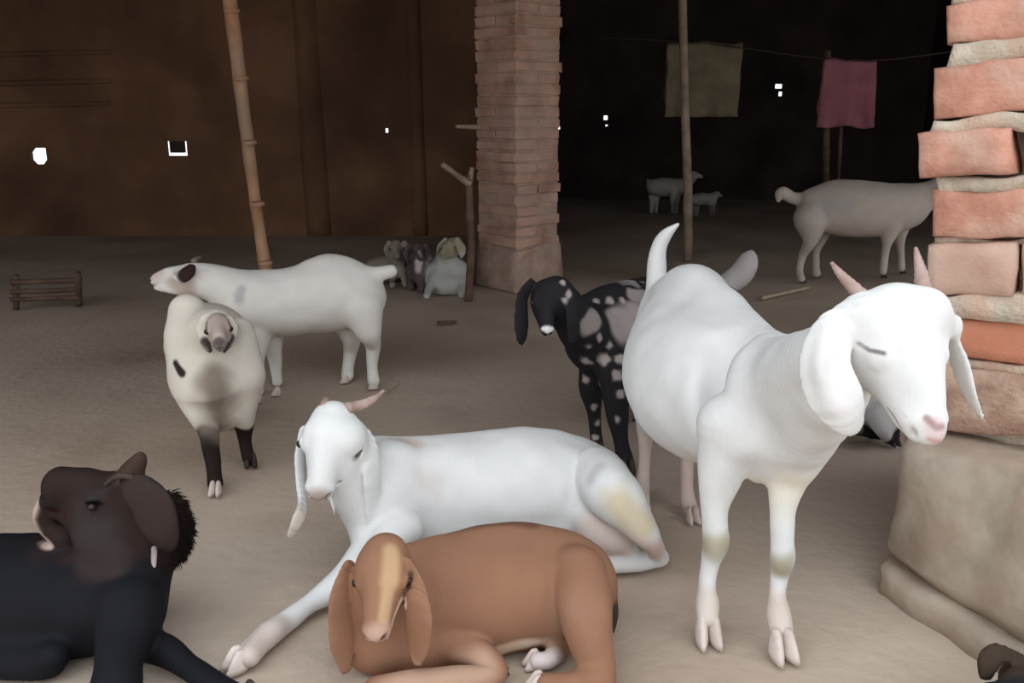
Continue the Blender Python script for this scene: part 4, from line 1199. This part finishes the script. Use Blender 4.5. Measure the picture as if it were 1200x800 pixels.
g.paint([(514, 292, 6.14, 5)], (0.06, 0.05, 0.04), 0.7)
g.finish()
g = Goat(atz(494, 340, 0), 'dark faced kid with a white blaze, between the two pale kids', 0.009, (0.11, 0.08, 0.08))
f = g.f
f.chain([(488, 318, 6.45, 13), (493, 314, 6.6, 15), (497, 314, 6.75, 12)], k=0.04)
f.chain([(494, 322, 6.3, 12), (492, 306, 6.28, 10)], k=0.03)
f.chain([(496, 328, 6.28, 8), ('z', 494, 339, 0.02, 5)], k=0.02)
f.chain([(484, 325, 6.5, 9), ('z', 482, 336, 0.02, 5)], k=0.02)
H = g.head(at(488, 283, 6.30), at(494, 300, 6.12), (0.95, 0.2, 0), w=1.0)
g.ear([(480, 288, 6.3, 4), (477, 298, 6.3, 5), (478, 306, 6.3, 2)], (0.6, -0.75, 0), s=0.4)
g.ear([(499, 288, 6.3, 4), (503, 298, 6.3, 5), (503, 306, 6.3, 2)], (0.6, -0.75, 0), s=0.4)
g.paint([(486, 284, 6.2, 5), (492, 296, 6.12, 5)], (0.62, 0.58, 0.60), 0.6, 0.3)
g.paint([(490, 308, 6.2, 6), (488, 318, 6.2, 6)], (0.50, 0.44, 0.44), 0.6, 0.3)
g.paint([(504, 312, 6.35, 16)], (0.42, 0.41, 0.38), 0.7, 0.3)
g.finish()
g = Goat(atz(462, 332, 0), 'dull tan kid farthest left of the three resting kids', 0.009, (0.26, 0.22, 0.18))
f = g.f
f.chain([(440, 316, 6.65, 14), (455, 314, 6.65, 16), (466, 314, 6.62, 12)], k=0.04)
f.chain([(466, 312, 6.55, 10), (466, 298, 6.5, 10)], k=0.03)
f.chain([(462, 320, 6.5, 7), (460, 328, 6.5, 4), ('z', 460, 334, 0.02, 4)], k=0.02)
f.chain([(470, 318, 6.5, 7), (473, 325, 6.48, 4), ('z', 475, 333, 0.02, 4)], k=0.02)
f.chain([(440, 320, 6.6, 8), ('z', 440, 331, 0.02, 4)], k=0.02)
H = g.head(at(464, 280, 6.55), at(466, 298, 6.36), (0.95, 0.2, 0), w=1.15)
g.ear([(456, 285, 6.52, 4), (454, 293, 6.52, 5), (455, 301, 6.52, 2)], (0.6, -0.75, 0), s=0.4)
g.ear([(474, 285, 6.52, 4), (477, 293, 6.52, 5), (477, 301, 6.52, 2)], (0.6, -0.75, 0), s=0.4)
g.finish()

# ---------------------------------------------------------------- 13. grey goat side-on at the right back
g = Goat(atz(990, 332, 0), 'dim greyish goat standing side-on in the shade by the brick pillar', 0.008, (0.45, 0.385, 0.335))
f = g.f
f.chain([(958, 246, 6.66, 24), (980, 244, 6.66, 31), (1010, 246, 6.62, 32), (1040, 246, 6.6, 30), (1062, 244, 6.58, 24)], k=0.05)
f.chain([(950, 232, 6.66, 10), (985, 222, 6.66, 10), (1040, 226, 6.6, 9), (1066, 230, 6.6, 10)], k=0.05)
f.chain([(1058, 240, 6.58, 24), (1080, 232, 6.56, 18), (1096, 222, 6.54, 13), (1108, 214, 6.52, 12)], k=0.04)
f.chain([(946, 234, 6.68, 8), (930, 232, 6.7, 7), (916, 226, 6.7, 7), (912, 234, 6.7, 3)], k=0.02)
f.chain([(950, 256, 6.60, 20), (950, 280, 6.58, 9), (941, 298, 6.65, 5.5), (937, 315, 6.65, 4), (939, 326, 6.6, 4.5)], k=0.02)
f.chain([(962, 258, 6.78, 18), (964, 276, 6.8, 7), (957, 294, 6.84, 4.5), (956, 312, 6.82, 4.5), (957, 320, 6.8, 5)], k=0.02)
f.chain([(1042, 262, 6.52, 15), (1040, 282, 6.5, 6.5), (1037, 298, 6.52, 4.5), (1035, 318, 6.5, 4.5)], k=0.02)
f.chain([(1052, 262, 6.68, 14), (1054, 282, 6.7, 6), (1056, 298, 6.72, 4), (1056, 314, 6.7, 4.5)], k=0.02)
H = g.head(at(1112, 204, 6.52), at(1142, 222, 6.45), (0.1, 0.98, 0), w=1.0, deep=1.1)
g.ear([(1112, 212, 6.42, 4), (1108, 222, 6.40, 5), (1106, 234, 6.40, 3)], (0.1, -0.98, 0), s=0.4)
for (x, y) in ((940, 331), (957, 325), (1035, 325), (1057, 320)): g.hoof(atz(x, y, 0), (1, 0), .036, 'hoof_dark')
g.paint([(968, 243, 6.5, 10), (990, 240, 6.46, 12)], (0.40, 0.355, 0.33), 1.2, 0.4)
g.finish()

# ---------------------------------------------------------------- 14-15. far goats
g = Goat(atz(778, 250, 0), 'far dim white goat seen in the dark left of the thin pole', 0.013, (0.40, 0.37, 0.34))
f = g.f
f.chain([(766, 219, 11.2, 9), (778, 219, 11.2, 11), (792, 219, 11.15, 10), (800, 219, 11.1, 8)], k=0.05)
f.chain([(800, 217, 11.1, 8), (808, 211, 11.05, 6), (813, 206, 11.0, 5)], k=0.04)
for x in (763, 769, 788, 793): f.chain([(x + 1, 226, 11.1 + (x % 2) * .15, 5), (x, 238, 11.1 + (x % 2) * .15, 2.6), ('z', x, 249, 0.01, 2.2)], k=0.03)
f.chain([(762, 215, 11.2, 3), (759, 211, 11.2, 2)], k=0.03)
g.head(at(812, 200, 11.0), at(825, 206, 10.95), (0, 1, 0))
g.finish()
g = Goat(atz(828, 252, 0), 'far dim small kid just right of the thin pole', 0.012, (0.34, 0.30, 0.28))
f = g.f
f.chain([(812, 234, 10.8, 6), (822, 233, 10.8, 7), (834, 233, 10.8, 6)], k=0.04)
f.chain([(834, 232, 10.8, 5), (840, 228, 10.78, 4)], k=0.03)
for x in (813, 817, 832, 836): f.chain([(x, 238, 10.75 + (x % 2) * .1, 3), ('z', x, 252, 0.01, 1.8)], k=0.03)
g.head(at(839, 224, 10.78), at(848, 229, 10.74), (0, 1, 0))
g.finish()
